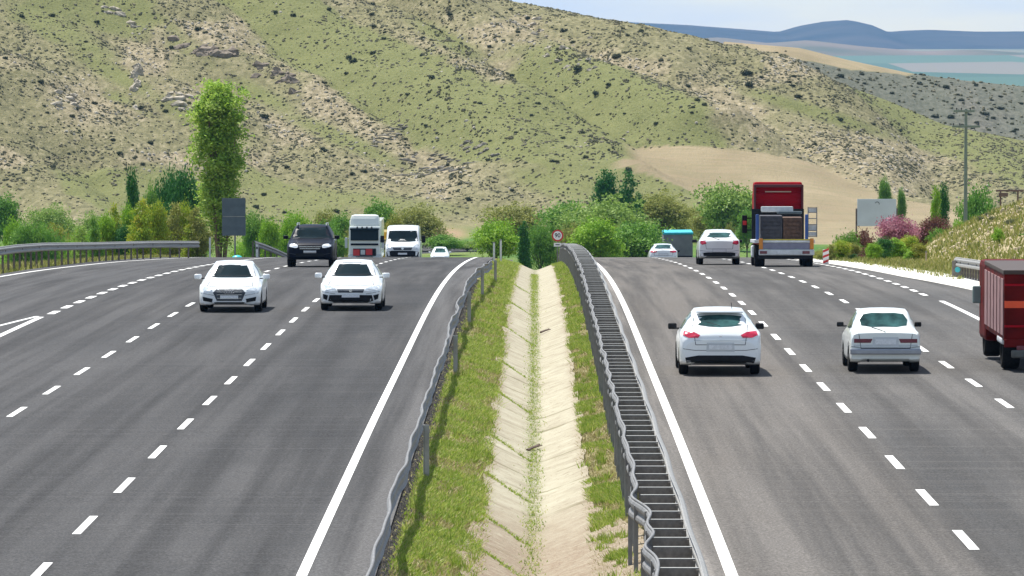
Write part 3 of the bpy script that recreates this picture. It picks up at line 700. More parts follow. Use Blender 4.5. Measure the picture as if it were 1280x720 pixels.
def car_body(st, wheels, R, name, m, parent, nsub=4, tens=.55):
    S = np.array(st, float); SS=[]
    for i in range(len(S)-1):
        p0=S[max(i-1,0)]; p1=S[i]; p2=S[i+1]; p3=S[min(i+2,len(S)-1)]
        h=p2[0]-p1[0]; h0=max(p1[0]-p0[0],1e-3); h1=max(p3[0]-p2[0],1e-3)
        m1=((p1-p0)/h0+(p2-p1)/h)/2*tens if i>0 else (p2-p1)/h*tens; m2=((p2-p1)/h+(p3-p2)/h1)/2*tens if i<len(S)-2 else (p2-p1)/h*tens
        n = max(2, int(h/.12)) if h > .2 else nsub
        for k in range(n):
            t=k/n; a=2*t**3-3*t*t+1; b=t**3-2*t*t+t; c=-2*t**3+3*t*t; d=t**3-t*t
            q=a*p1+b*h*m1+c*p2+d*h*m2; q[0]=p1[0]+h*t; SS.append(q)
    SS.append(S[-1]); rings=[]
    for (y,zl,zb,zt,wl,wb,wt) in SS:
        zl0=zl
        arch=0
        for yw in wheels:
            if abs(y-yw)<R+.06: arch=max(arch, R+math.sqrt(max(0,(R+.06)**2-(y-yw)**2)))
        z1=max(zl,arch); zm=zl+(zb-zl)*.55
        hgt=zt-zb
        P=[(0,zl+.02),(wl*.70,zl+.02),(wl*.72,max(zl,z1*.98)),(wl,z1 if arch else zl+.015),(wl+(wb-wl)*.6,max(zl+.10,z1+.02)),(wb,max(zm,z1+.05)),(wb*.985,zb-.04 if zb-.04>z1+.05 else z1+.08),
           (wb*.94,zb+.01),(wb+(wt-wb)*.55,zb+hgt*.5),(wt*1.03,zt-min(.09,hgt*.3)),(wt*.93,zt-min(.025,hgt*.1)),(wt*.5,zt),(0,zt+.006)]
        rings.append([(x,y,z) for x,z in P])
    bm=bmesh.new(); k=len(rings[0]); rows=[]
    for r in rings:
        L=[bm.verts.new(p) for p in r]; Rr=[L[0] if i==0 else (L[-1] if i==k-1 else bm.verts.new((-p[0],p[1],p[2]))) for i,p in enumerate(r)]
        rows.append((L,Rr))
    for (L0,R0),(L1,R1) in zip(rows[:-1],rows[1:]):
        for i in range(k-1):
            bm.faces.new((L0[i],L0[i+1],L1[i+1],L1[i])); bm.faces.new((R0[i],R1[i],R1[i+1],R0[i+1]))
    for (L,Rr) in (rows[0],rows[-1]): bm.faces.new(L+Rr[1:-1][::-1])
    bmesh.ops.recalc_face_normals(bm, faces=bm.faces)
    bvh=BVHTree.FromBMesh(bm); o=from_bm(name,bm,m,parent,True)
    o.modifiers.new('ws','WEIGHTED_NORMAL')
    return o,bvh
def outline(pts, n=3):
    P=[pts[-1]]+list(pts)+[pts[0],pts[1]]; c=cr(P,n); return [tuple(q) for q in c[n:-n-1]]
def patch(name, bvh, pts, axis, m, parent, off=.008, smooth=0, th=.012, rings=4):
    """thin trim piece following the body; pts in the plane seen along axis (f front, r rear, l/s sides)"""
    if smooth: pts=outline(pts,smooth)
    else:
        q=[]
        for a,b in zip(pts,pts[1:]+pts[:1]):
            for k in range(4): q.append((a[0]+(b[0]-a[0])*k/4,a[1]+(b[1]-a[1])*k/4))
        pts=q
    cx=sum(p[0] for p in pts)/len(pts); cz=sum(p[1] for p in pts)/len(pts)
    D={'f':Vector((0,1,0)),'r':Vector((0,-1,0)),'s':Vector((-1,0,0)),'l':Vector((1,0,0))}[axis]
    def cast(a,b):
        o={'f':Vector((a,-3,b)),'r':Vector((a,9,b)),'s':Vector((4,a,b)),'l':Vector((-4,a,b))}[axis]
        h=bvh.ray_cast(o,D)
        return (h[0]-D*off) if h[0] is not None else None
    bm=bmesh.new(); c=cast(cx,cz)
    if c is None: bm.free(); return None
    vc=bm.verts.new(c); prev=None; bad=c
    for k in range(1,rings+1):
        row=[]
        for p in pts:
            a=cx+(p[0]-cx)*k/rings; b=cz+(p[1]-cz)*k/rings; q=cast(a,b)
            if q is None: q = bad
            bad=q; row.append(bm.verts.new(q))
        n=len(row)
        for i in range(n):
            j=(i+1)%n
            if prev is None: bm.faces.new((vc,row[i],row[j]))
            else: bm.faces.new((prev[i],row[i],row[j],prev[j]))
        prev=row
    bm.verts.ensure_lookup_table()
    row2=[bm.verts.new(v.co+D*(off+th)) for v in prev]
    for i in range(len(prev)):
        j=(i+1)%len(prev); bm.faces.new((prev[i],row2[i],row2[j],prev[j]))
    return from_bm(name,bm,m,parent,False)
def seam(name,bvh,pts,axis,m,parent,rad=.009):
    D={'f':Vector((0,1,0)),'r':Vector((0,-1,0)),'t':Vector((0,0,-1))}[axis]; q=[]
    for a,b in zip(pts[:-1],pts[1:]):
        for k in range(8): q.append((a[0]+(b[0]-a[0])*k/8,a[1]+(b[1]-a[1])*k/8))
    q.append(pts[-1]); H=[]
    for a,b in q:
        o={'f':Vector((a,-3,b)),'r':Vector((a,9,b)),'t':Vector((a,b,5))}[axis]; h=bvh.ray_cast(o,D)
        if h[0] is not None: H.append(h[0])
    bm=bmesh.new()
    for a,b in zip(H[:-1],H[1:]):
        if (b-a).length<.4 and (b-a).length>1e-4: cyl(bm,a,b,rad,seg=5)
    return from_bm(name,bm,m,parent)
def mir(p): return [(-x,z) for x,z in p][::-1]
def wheel_mesh(R,wd):
    bm=bmesh.new(); prof=[(R*.62,-wd/2),(R*.9,-wd/2),(R,-wd*.36),(R,wd*.36),(R*.9,wd/2),(R*.62,wd/2)]; n=28; rows=[]
    for i in range(n):
        a=2*math.pi*i/n; rows.append([bm.verts.new((x,math.cos(a)*r,math.sin(a)*r)) for r,x in prof])
    for i in range(n):
        A=rows[i];B=rows[(i+1)%n]
        for k in range(len(prof)): bm.faces.new((A[k],B[k],B[(k+1)%len(prof)],A[(k+1)%len(prof)]))
    return bm
def wheel(x,y,R,wd,parent,rim=M_RIM):
    w=from_bm('wheel',wheel_mesh(R,wd),M_TY,parent,True,(x,y,R))
    bm=bmesh.new(); s=1 if x>0 else -1
    cyl(bm,(s*wd*.30,0,0),(s*wd*.40,0,0),R*.62,seg=24)
    for k in range(5):
        a=2*math.pi*k/5; rot=Matrix.Rotation(a,3,'X'); box(bm,Vector((s*wd*.42,0,0))+rot@Vector((0,0,R*.33)),(.02,R*.14,R*.5),0,rot)
    cyl(bm,(s*wd*.38,0,0),(s*wd*.46,0,0),R*.14,seg=12)
    from_bm('rim',bm,rim,w); return w
def mirror(x,y,z,m,parent,s=1.):
    sg=1 if x>0 else -1
    bm=bmesh.new(); box(bm,(x,y,z),(.20*s,.11*s,.14*s),.035*s,None); 
    for v in bm.verts: v.co.y += abs(v.co.x-x)*.25
    o=from_bm('wing_mirror',bm,m,parent,True); bm=bmesh.new(); box(bm,(x-sg*.13*s,y+.02,z-.05*s),(.12*s,.05,.03)); from_bm('mirror_arm',bm,M_BLK,o); return o
def place(t, px, row, d_contact, flip=False, L=4.5, rz=0, ox=0):
    """front end (y=0) or rear end nearest the camera at distance d_contact"""
    x=CAM[0]+(px-669.5)*d_contact/F+ox; d=d_contact
    y0=d+(L if flip else 0); 
    za=float(zr(d)); zb_=float(zr(d+L)); pitch=math.atan((zb_-za)/L)
    t.location=(x,y0, zb_ if flip else za); 
    t.rotation_euler=(pitch*(1 if not flip else -1),0,(math.pi if flip else 0)+rz)
    if flip: t.location.z=zb_
def sd(row):
    ys=np.arange(60,290,.5); rws=40+F*(CAM[2]-zr(ys))/ys; return float(np.interp(-row,-rws,ys))
SEDAN=[(0,.30,.56,.60,.58,.64,.46),(.07,.23,.62,.68,.74,.79,.60),(.28,.20,.66,.76,.85,.88,.70),(.8,.20,.74,.87,.88,.905,.72),(1.3,.20,.84,.955,.88,.91,.71),(2.05,.20,.91,1.385,.88,.91,.565),(2.5,.20,.92,1.44,.88,.91,.565),(3.1,.20,.935,1.42,.88,.91,.56),(3.95,.20,.95,1.08,.88,.90,.64),(4.45,.24,.93,1.04,.86,.87,.64),(4.62,.32,.74,.96,.74,.78,.56)]
def side_glass(bvh, parent, mg, quads):
    for q in quads:
        patch('side_window',bvh,[(y,z) for y,z in q],'s',mg,parent,.006); patch('side_window',bvh,[(y,z) for y,z in q],'l',mg,parent,.006)
def front_car(label, st, W, grille, lamps, lower, gm, R=.325, wheels=(.88,3.6), glass=M_GL, pm=M_WP, ws=None, fogs=True, name='car', cat='car', group=None, body='body'):
    t=thing(name,label,cat,(0,0,0),0,group); b,bvh=car_body(st,wheels,R,body,pm,t)
    ws=ws or [(-.70,1.0),(-.60,1.25),(-.52,1.365),(.52,1.365),(.60,1.25),(.70,1.0),(.4,.975),(-.4,.975)]
    patch('windscreen',bvh,ws,'f',glass,t,.01)
    gr=patch('grille',bvh,grille,'f',gm,t,.012)
    for p in (lamps,mir(lamps)): patch('headlight',bvh,p,'f',M_HL,t,.012,2)
    for p in lower: patch('air_intake',bvh,p,'f',M_BLK,t,.014)
    patch('number_plate',bvh,[(-.26,.40),(.26,.40),(.26,.50),(-.26,.50)],'f',M_PL,t,.03)
    seam('bonnet_seam',bvh,[(-.62,.80),(-.66,.30),(-.3,.20),(.3,.20),(.66,.30),(.62,.80)],'t',M_SEAM,t) if W<1.9 else None
    seam('bumper_seam',bvh,[(-.84,.57),(-.45,.50)],'f',M_SEAM,t,.006); seam('bumper_seam',bvh,[(.45,.50),(.84,.57)],'f',M_SEAM,t,.006)
    seam('wiper',bvh,[(-.55,ws[0][1]-.0),(-.02,ws[0][1]+.03)],'f',M_BLK,t,.014); seam('wiper',bvh,[(.0,ws[0][1]),(.5,ws[0][1]+.03)],'f',M_BLK,t,.014)
    for s in (-1,1):
        mirror(s*(W/2+.09),1.42,1.0,pm,t,1.05)
        for yw in wheels: wheel(s*(W/2-.12),yw,R,.215,t)
    side_glass(bvh,t,glass,[[(1.75,.99),(2.35,1.33),(2.75,1.35),(2.75,.99)],[(2.85,.99),(2.85,1.35),(3.2,1.31),(3.5,1.02)]])
    return t,bvh,b
# --- oncoming white sedan with hexagonal grille
t,bvh,b=front_car('white sedan with large dark hexagonal grille, oncoming in the second lane at left',SEDAN,1.82,
   [(-.36,.70),(.36,.70),(.47,.58),(.36,.34),(-.36,.34),(-.47,.58)],[(.50,.66),(.62,.72),(.78,.735),(.80,.66),(.66,.60),(.52,.60)],
   [[(.48,.40),(.78,.46),(.76,.34),(.50,.30)],[(-.48,.40),(-.50,.30),(-.76,.34),(-.78,.46)],[(-.45,.30),(.45,.30),(.42,.26),(-.42,.26)]],M_GR)
bm=bmesh.new()
for z in (.42,.52,.60,.66): box(bm,(0,-.03,z),(.74-.3*abs(z-.55),.012,.012))
from_bm('grille_bars',bm,M_CHR,t)
bm=bmesh.new()
for k in range(4):
    x=-.105+.07*k
    for i in range(14):
        a=2*math.pi*i/14; a2=a+2*math.pi/14; cyl(bm,(x+.045*math.cos(a),-.042,.60+.045*math.sin(a)),(x+.045*math.cos(a2),-.042,.60+.045*math.sin(a2)),.008,seg=5)
from_bm('badge',bm,M_CHR,t)
place(t,286,390,sd(391)); t.name='sedan'
# --- second oncoming white sedan
t,bvh,b=front_car('white sedan with low wide grille, oncoming in the lane nearest the median',[(y,zl,zb,zt*.995,wl,wb,wt) for y,zl,zb,zt,wl,wb,wt in SEDAN],1.82,
   [(-.40,.64),(.40,.64),(.36,.54),(-.36,.54)],[(.44,.66),(.60,.73),(.80,.745),(.80,.66),(.62,.585),(.46,.585)],
   [[(-.62,.47),(.62,.47),(.66,.30),(.5,.26),(-.5,.26),(-.66,.30)]],M_GR)
patch('air_intake',bvh,[(.66,.46),(.82,.50),(.80,.36),(.70,.32)],'f',M_BLK,t,.014); patch('air_intake',bvh,[(-.66,.46),(-.70,.32),(-.80,.36),(-.82,.50)],'f',M_BLK,t,.014)
bm=bmesh.new(); cyl(bm,(0,-.03,.60),(0,-.045,.60),.045,seg=20); from_bm('badge',bm,M_CHR,t)
place(t,438,388,sd(389)); t.name='sedan'
# --- dark SUV
SUV=[(0,.42,.74,.80,.66,.70,.54),(.08,.34,.80,.92,.82,.86,.66),(.3,.30,.88,1.03,.93,.95,.76),(.9,.28,.98,1.10,.95,.97,.80),(1.35,.28,1.06,1.16,.95,.97,.80),(1.95,.28,1.12,1.66,.95,.97,.68),(2.4,.28,1.14,1.745,.95,.97,.68),(3.6,.28,1.15,1.74,.95,.97,.67),(4.3,.28,1.15,1.66,.95,.96,.66),(4.62,.34,1.10,1.30,.90,.92,.68),(4.75,.42,.90,1.10,.80,.84,.62)]
t,bvh,b=front_car('dark blue black sport utility vehicle with bright headlights, oncoming behind the white sedans',SUV,1.94,
   [(-.45,.88),(.45,.88),(.40,.70),(-.40,.70)],[(.50,.90),(.66,.965),(.86,.955),(.87,.86),(.68,.80),(.52,.80)],
   [[(-.60,.56),(.60,.56),(.56,.44),(-.56,.44)]],M_BLK,R=.37,wheels=(.92,3.75),pm=M_DP,ws=[(-.79,1.17),(-.68,1.50),(-.63,1.63),(.63,1.63),(.68,1.50),(.79,1.17)],)
for s in (-1,1):
    bm=bmesh.new(); cyl(bm,(s*.60,1.95,1.80),(s*.60,3.9,1.80),.025,seg=8); box(bm,(s*.60,2.0,1.75),(.05,.25,.10),.015); box(bm,(s*.60,3.8,1.75),(.05,.12,.10),.01); from_bm('roof_rail',bm,M_CHR,t)
for ch in list(t.children):
    if ch.name.startswith('headlight'): ch.data.materials[0]=mat('bright_headlamp_glass',(.80,.83,.85),.15,.1,.05,8,coat=.8)
    if ch.name.startswith('number_plate'): ch.location=(0,-.02,.18)
    if ch.name.startswith('wing_mirror'): ch.location=(0,.0,.22)
bm=bmesh.new(); box(bm,(0,-.02,.84),(.9,.012,.02)); box(bm,(0,-.02,.76),(.84,.012,.02)); from_bm('grille_bars',bm,M_CHR,t)
place(t,387,333,sd(334),L=4.7); t.name='suv'
# --- tiny white car at the crest
d=497; t,bvh,b=front_car('tiny white car only whose roof and windscreen show above the crest at left',[(y,zl,zb,zt*1.02,wl,wb,wt) for y,zl,zb,zt,wl,wb,wt in SEDAN],1.8,[(-.4,.6),(.4,.6),(.36,.5),(-.36,.5)],[(.44,.66),(.60,.73),(.80,.745),(.80,.66),(.62,.585),(.46,.585)],[],M_GR,glass=M_GLT)
t.location=(at(549.5,300,d).x,d,float(zr(d))); t.name='small_car'
# --- van
VAN=[(0,.40,.80,.84,.78,.80,.60),(.08,.30,.86,.98,.92,.94,.70),(.35,.26,.98,1.16,.99,1.0,.78),(.75,.26,1.16,1.34,1.0,1.02,.84),(1.25,.26,1.30,2.02,1.0,1.02,.88),(1.6,.26,1.36,2.24,1.0,1.02,.88),(2.1,.26,1.36,2.28,1.0,1.02,.88),(5.2,.28,1.36,2.28,1.0,1.02,.88),(5.4,.34,1.34,2.2,.98,1.0,.86)]
d=316; t=thing('van','white panel van with black bumper and mirrors, oncoming at the crest','van'); b,bvh=car_body(VAN,(.95,4.3),.35,'body',M_WP,t)
patch('windscreen',bvh,[(-.86,1.30),(-.82,1.7),(-.78,1.94),(.78,1.94),(.82,1.7),(.86,1.30),(.4,1.25),(-.4,1.25)],'f',M_GL,t,.012)
patch('bumper',bvh,[(-.94,.62),(-.6,.70),(.6,.70),(.94,.62),(.90,.34),(-.90,.34)],'f',M_BLK,t,.015)
patch('grille',bvh,[(-.58,.90),(.58,.90),(.50,.74),(-.50,.74)],'f',M_GR,t,.02)
for p in ([(.60,.84),(.66,1.02),(.86,1.13),(.93,1.0),(.86,.80)],): 
    for q in (p,mir(p)): patch('headlight',bvh,q,'f',M_HL,t,.014,2)
patch('number_plate',bvh,[(-.26,.46),(.26,.46),(.26,.57),(-.26,.57)],'f',M_PL,t,.03)
patch('sun_visor_sheet',bvh,[(-.25,1.32),(.2,1.32),(.12,1.40),(-.15,1.42)],'f',M_WHITE,t,.016)
for s in (-1,1):
    bm=bmesh.new(); box(bm,(s*1.19,.95,1.42),(.22,.12,.42),.04); box(bm,(s*1.06,.98,1.35),(.14,.05,.05)); from_bm('wing_mirror',bm,M_BLK,t,True)
    for y in (.95,4.3): wheel(s*.9,y,.35,.22,t)
side_glass(bvh,t,M_GL,[[(1.4,1.38),(1.75,1.9),(2.3,1.92),(2.3,1.38)]])
bm=bmesh.new(); cyl(bm,(0,-.05,.83),(0,-.065,.83),.07,seg=20); from_bm('badge',bm,M_CHR,t)
t.location=(at(503,300,d).x,d,float(zr(d))); t.rotation_euler.x=-.055; t.scale=(1.06,1,1)
# --- white lorry cab (oncoming)
d=395; t=thing('lorry','white lorry with high roof deflector and red patches on its grille, oncoming beyond the crest','lorry')
M_LW=paint('white_lorry_paint',(.74,.78,.74)); M_LG=mat('light_grey_lower_cab',(.50,.54,.55),.4,var=.06,scale=3)
boxo('cab',(0,1.1,2.25),(2.45,2.1,2.0),M_LW,t,.12,None,(.97,.93)); boxo('lower_cab',(0,1.05,.90),(2.50,2.1,1.0),M_LG,t,.10)
boxo('roof_deflector',(0,1.2,3.58),(2.30,1.9,.92),M_LW,t,.28,None,(.93,.72))
bm=bmesh.new(); box(bm,(0,-.0,2.66),(2.12,.10,.70),.05,Matrix.Rotation(-.07,3,'X')); from_bm('windscreen',bm,M_GL,t)
boxo('sun_visor',(0,-.10,3.08),(2.2,.22,.14),M_GL,t,.04)
boxo('grille_band',(0,-.01,2.05),(2.1,.06,.13),M_DP,t,.02); boxo('grille',(0,-.03,1.52),(1.75,.06,.50),M_BLK,t,.03)
for x,z in ((-.62,1.50),(.34,1.54)): boxo('red_panel',(x,-.07,z),(.50,.03,.42),M_RED,t,.02)
boxo('silver_panel',(-.13,-.07,1.52),(.34,.03,.34),M_LG,t,.02)
boxo('bumper',(0,-.03,.85),(2.46,.16,.7),M_LG,t,.05); boxo('lower_grille',(0,-.12,.98),(1.3,.04,.5),M_BLK,t,.02)
for s in (-1,1):
    boxo('headlight',(s*.98,-.10,.72),(.34,.06,.22),M_HL,t,.03)
    bm=bmesh.new(); box(bm,(s*1.40,.1,2.15),(.20,.16,.70),.04); box(bm,(s*1.26,.12,2.45),(.16,.05,.05)); from_bm('wing_mirror',bm,M_LG,t)
    wheel(s*1.05,1.2,.50,.30,t); wheel(s*1.05,6.5,.50,.30,t)
for x in (-.55,-.18,.18,.55):
    bm=bmesh.new(); cyl(bm,(x,-.02,3.02),(x,-.02,3.14),.03,seg=8); cyl(bm,(x,-.12,3.18),(x,.02,3.18),.075,seg=14); from_bm('roof_lamp',bm,M_DK,t)
boxo('trailer',(0,5.6,2.3),(2.45,6.6,2.6),M_LW,t,.04); boxo('chassis',(0,5,.8),(1.0,7.5,.3),M_BLK,t)
t.location=(at(455.5,300,d).x,d,float(zr(d))); t.scale=(1,1,(at(455.5,268.5,d).z-float(zr(d)))/4.05); 
# --- yellow lorry half hidden
d=432; t=thing('lorry','yellow lorry almost hidden between the white lorry and the white van','lorry'); M_YE=paint('yellow_lorry_paint',(.62,.40,.03))
boxo('cab',(0,1,1.55),(2.3,1.9,1.9),M_YE,t,.12,None,(.95,.92)); boxo('windscreen',(0,.02,1.85),(2.0,.08,.65),M_GL,t,.03); boxo('cargo_box',(0,4.8,1.9),(2.4,5.2,2.1),M_YE,t,.05)
boxo('bumper',(0,-.02,.62),(2.3,.15,.35),M_YE,t,.04)
for s in (-1,1):
    boxo('headlight',(s*.85,-.03,.98),(.3,.05,.2),M_HL,t,.02)
    for y in (1,5.5): wheel(s*1.0,y,.48,.28,t)
t.location=(at(470.5,300,d).x,d,float(zr(d))); t.scale=(1,1,(at(470,297,d).z-float(zr(d)))/2.6)
# --- white hatchback near (rear view)
def rear_car(label, st, W, glass_o, tail, plate, pm, gm, name, R=.32, wheels=(.86,3.42), L=4.3, tlm=M_TL, lower=None, mirm=None, sg=None, msc=1.):
    t=thing(name,label,'car'); b,bvh=car_body(st,wheels,R,'body',pm,t)
    patch('rear_window',bvh,glass_o,'r',gm,t,.01,2)
    for q in (tail,mir(tail)): patch('tail_light',bvh,q,'r',tlm,t,.014)
    patch('number_plate',bvh,plate,'r',M_PL,t,.02)
    gz=glass_o[0][1]
    seam('tailgate_seam',bvh,[(-.62,gz-.10),(-.56,tail[0][1]-.22),(.56,tail[0][1]-.22),(.62,gz-.10)],'r',M_SEAM,t,.008)
    seam('bumper_seam',bvh,[(-.84,.62),(-.58,.585),(.58,.585),(.84,.62)],'r',M_SEAM,t,.007)
    seam('wiper',bvh,[(0,gz-.12),(.28,gz-.04)],'r',M_BLK,t,.012)
    patch('plate_recess',bvh,[(plate[0][0]-.06,plate[0][1]-.05),(plate[1][0]+.06,plate[1][1]-.05),(plate[2][0]+.05,plate[2][1]+.05),(plate[3][0]-.05,plate[3][1]+.05)],'r',M_RECESS,t,.006)
    if lower: patch('lower_bumper',bvh,lower,'r',M_BLK,t,.012)
    for s in (-1,1):
        mirror(s*(W/2+.09),1.40,1.0,mirm or pm,t,msc)
        for yw in wheels: wheel(s*(W/2-.11),yw,R,.215,t)
    side_glass(bvh,t,gm,sg or [[(1.7,1.0),(2.2,1.34),(2.6,1.38),(2.6,1.0)],[(2.7,1.0),(2.7,1.38),(3.3,1.32),(3.5,1.04)]])
    return t,bvh,b
HATCH=[(0,.30,.58,.64,.60,.64,.5),(.08,.24,.66,.72,.76,.80,.6),(.3,.20,.70,.80,.86,.88,.7),(.8,.20,.78,.92,.88,.90,.72),(1.2,.20,.88,1.0,.89,.91,.72),(1.9,.20,.95,1.42,.89,.92,.58),(2.4,.20,.97,1.49,.89,.92,.58),(3.1,.20,.99,1.48,.89,.92,.57),(3.65,.20,1.01,1.40,.89,.92,.55),(4.0,.24,1.00,1.16,.90,.925,.60),(4.2,.26,.93,1.04,.90,.92,.64),(4.31,.29,.80,.93,.84,.87,.62),(4.36,.33,.68,.80,.76,.80,.60)]
t,bvh,b=rear_car('white rounded hatchback with pink red tail lights close to the median at right',HATCH,1.84,
   [(-.60,1.24),(-.50,1.33),(0,1.365),(.50,1.33),(.60,1.24),(.48,1.14),(0,1.10),(-.48,1.14)],[(.46,.93),(.60,1.0),(.82,1.02),(.85,.93),(.72,.87),(.5,.87)],[(-.26,.60),(.26,.60),(.26,.71),(-.26,.71)],M_WP,M_GLT,'hatchback',L=4.34,lower=[(-.80,.42),(-.5,.47),(.5,.47),(.80,.42),(.76,.29),(-.76,.29)],mirm=M_BLK)
patch('tailgate_seam',bvh,[(-.60,.82),(.60,.82),(.60,.80),(-.60,.80)],'r',M_LG,t,.006)
boxo('spoiler',(0,3.70,1.425),(1.06,.24,.04),M_WP,t,.015); 
bm=bmesh.new(); cyl(bm,(-.3,3.2,1.48),(-.28,3.3,1.62),.008,seg=6); from_bm('antenna',bm,M_BLK,t)
bm=bmesh.new(); cyl(bm,(0,4.30,.86),(0,4.33,.86),.05,seg=16); from_bm('badge',bm,M_CHR,t)
place(t,901,470,sd(470.5),True,L=4.34,rz=0)
# --- old white sedan near (rear view)
OLD=[(0,.34,.62,.70,.72,.74,.62),(.05,.28,.68,.78,.76,.79,.66),(.3,.24,.76,.84,.79,.81,.70),(.8,.22,.82,.90,.79,.815,.71),(1.25,.22,.88,.95,.79,.815,.70),(1.75,.22,.90,1.36,.79,.815,.57),(2.2,.22,.90,1.42,.79,.815,.57),(2.9,.22,.90,1.41,.79,.815,.57),(3.35,.22,.91,1.08,.79,.81,.62),(3.55,.22,.91,.965,.79,.81,.70),(4.0,.26,.90,.95,.78,.80,.70),(4.12,.32,.80,.92,.76,.78,.68)]
t,bvh,b=rear_car('boxy old white sedan with slim dark tail lights in the middle lane at right',OLD,1.63,
   [(-.52,1.06),(-.46,1.31),(0,1.335),(.46,1.31),(.52,1.06),(0,1.04)],[(.30,.79),(.72,.79),(.72,.70),(.34,.70)],[(-.24,.66),(.24,.66),(.24,.78),(-.24,.78)],M_WP2,M_GLT,'old_sedan',R=.31,wheels=(.78,3.2),L=4.12,tlm=M_TLD,mirm=M_BLK,msc=.8,
   sg=[[(1.62,.96),(1.95,1.31),(2.3,1.34),(2.3,.96)],[(2.38,.96),(2.38,1.34),(2.85,1.32),(3.1,1.0)]])
boxo('bumper',(0,4.15,.50),(1.62,.14,.13),mat('grey_steel_bumper',(.30,.32,.36),.35,.5,.1,5),t,.03)
boxo('trim_panel',(0,4.115,.635),(1.46,.02,.05),M_LG,t,.004)
bm=bmesh.new(); cyl(bm,(.4,4.0,.30),(.4,4.18,.29),.03,seg=10); from_bm('exhaust',bm,M_BLK,t)
place(t,1110,466,sd(467),True,L=4.12,rz=-.01)
# --- white hatchback, farther
t,bvh,b=rear_car('upright white car with long dark lower bumper driving away left of the flatbed truck',[(y,zl+.05,zb+.04,zt+.02,wl*.97,wb*.97,wt) for y,zl,zb,zt,wl,wb,wt in HATCH[:9]]+[(4.0,.28,1.06,1.24,.86,.885,.62),(4.2,.32,1.05,1.10,.85,.87,.66),(4.3,.36,.82,1.0,.78,.82,.62)],1.78,
   [(-.54,1.20),(-.50,1.36),(0,1.385),(.50,1.36),(.54,1.20),(0,1.17)],[(.55,.90),(.60,1.02),(.80,1.04),(.83,.93),(.74,.86)],[(-.26,.56),(.26,.56),(.26,.66),(-.26,.66)],M_WP,M_GLT,'hatchback',R=.33,lower=[(-.84,.50),(-.5,.54),(.5,.54),(.84,.50),(.80,.36),(-.80,.36)],mirm=M_BLK,tlm=M_TL)
place(t,899.5,330,sd(331),True,L=4.3)
# --- white sedan at crest (rear view)
t,bvh,b=rear_car('low white sedan with wide red tail lights in front of the grey tarpaulin lorry',SEDAN,1.82,
   [(-.56,1.12),(-.50,1.34),(0,1.37),(.50,1.34),(.56,1.12),(0,1.10)],[(.40,.86),(.44,.95),(.80,.97),(.82,.86),(.6,.82)],[(-.26,.66),(.26,.66),(.26,.77),(-.26,.77)],M_WP,M_GLT,'sedan',mirm=M_BLK,tlm=M_TL,L=4.62,lower=[(-.7,.44),(.7,.44),(.66,.36),(-.66,.36)])
patch('chrome_strip',bvh,[(-.6,.60),(.6,.60),(.6,.57),(-.6,.57)],'r',M_CHR,t,.012)
place(t,829.5,325,326,True,L=4.62)
# --- grey tarpaulin lorry with turquoise top
d=430; t=thing('tarpaulin_lorry','grey box lorry with turquoise tarpaulin edge far ahead right of the low white sedan','lorry'); M_TQ=mat('turquoise_tarpaulin',(.02,.42,.52),.6,var=.2,scale=2); M_TG=mat('grey_tarpaulin',(.16,.16,.17),.75,var=.2,scale=1.5)
boxo('cargo_cover',(0,0,1.9),(2.42,5.5,1.9),M_TG,t,.06)
bm=bmesh.new(); box(bm,(0,0,2.93),(2.50,5.6,.16),.05)
for v in bm.verts: v.co.z += .04*math.sin(v.co.x*2.4)
from_bm('tarpaulin_top',bm,M_TQ,t); boxo('tailboard',(0,-2.78,1.15),(2.3,.06,.4),M_BLK,t,.01); boxo('chassis',(0,.5,.75),(1,6.5,.3),M_BLK,t)
for s in (-1,1):
    boxo('tail_light',(s*.95,-2.8,.72),(.3,.06,.14),M_TL,t,.01)
    for y in (-1.8,3.2): wheel(s*1.02,y,.48,.3,t)
boxo('cab',(0,3.9,1.6),(2.2,1.7,1.9),M_TG,t,.1)
t.location=(at(848,300,d).x,d+3,float(zr(d+3))); t.scale=(1,1,(at(848,290.5,d).z-float(zr(d+3)))/3.0)
# --- flatbed truck with red cab
d=sd(333.5); t=thing('flatbed_truck','flatbed truck with tall dark red cab and crates on its bed, near the right verge','truck'); M_CR=mat('dark_red_cab_paint',(.32,.003,.010),.6,0,.05,2,spec=.1); M_BL=mat('blue_truck_panel',(.025,.08,.28),.5,0,.1,3); M_WB=mat('dirty_white_bed',(.55,.57,.58),.6,var=.15,scale=4); M_OR=mat('orange_lamp_panel',(.62,.22,.02),.4,var=.15,scale=6)
# local: rear at y=0, driving +y
sx=lambda p:(p-980)/ (F/d)
boxo('cab',(-.06,5.2,2.0),(2.06,2.0,2.2),M_CR,t,.10); 
bm=bmesh.new(); box(bm,(-.06,5.1,3.06),(2.06,1.9,.95),.10,None,(.98,.8)); from_bm('roof_deflector',bm,M_CR,t)
bm=bmesh.new(); box(bm,(-.06,4.05,3.36),(2.08,.35,.12),.03); box(bm,(-1.06,4.1,2.9),(.08,.45,1.0),.02); box(bm,(.94,4.1,2.9),(.08,.45,1.0),.02); from_bm('wind_fairing',bm,mat('deep_maroon',(.07,.004,.008),.5,var=.2,scale=3),t)
boxo('fairing_strip',(-.08,4.1,3.12),(1.1,.03,.05),mat('pale_brown_trim',(.40,.28,.22),.6),t)
boxo('rear_window',(-.1,4.17,2.55),(1.2,.02,.42),M_CR,t,.01)
boxo('bed',(0,2.1,1.05),(2.5,4.2,.14),M_WB,t,.02)
boxo('headboard',(-.1,3.9,1.75),(2.2,.08,1.3),M_BLK,t,.02)
for s in (-1,1): boxo('corner_stake',(s*1.02-.1,.25,1.62),(.12,.3,1.1),M_BL,t,.03)
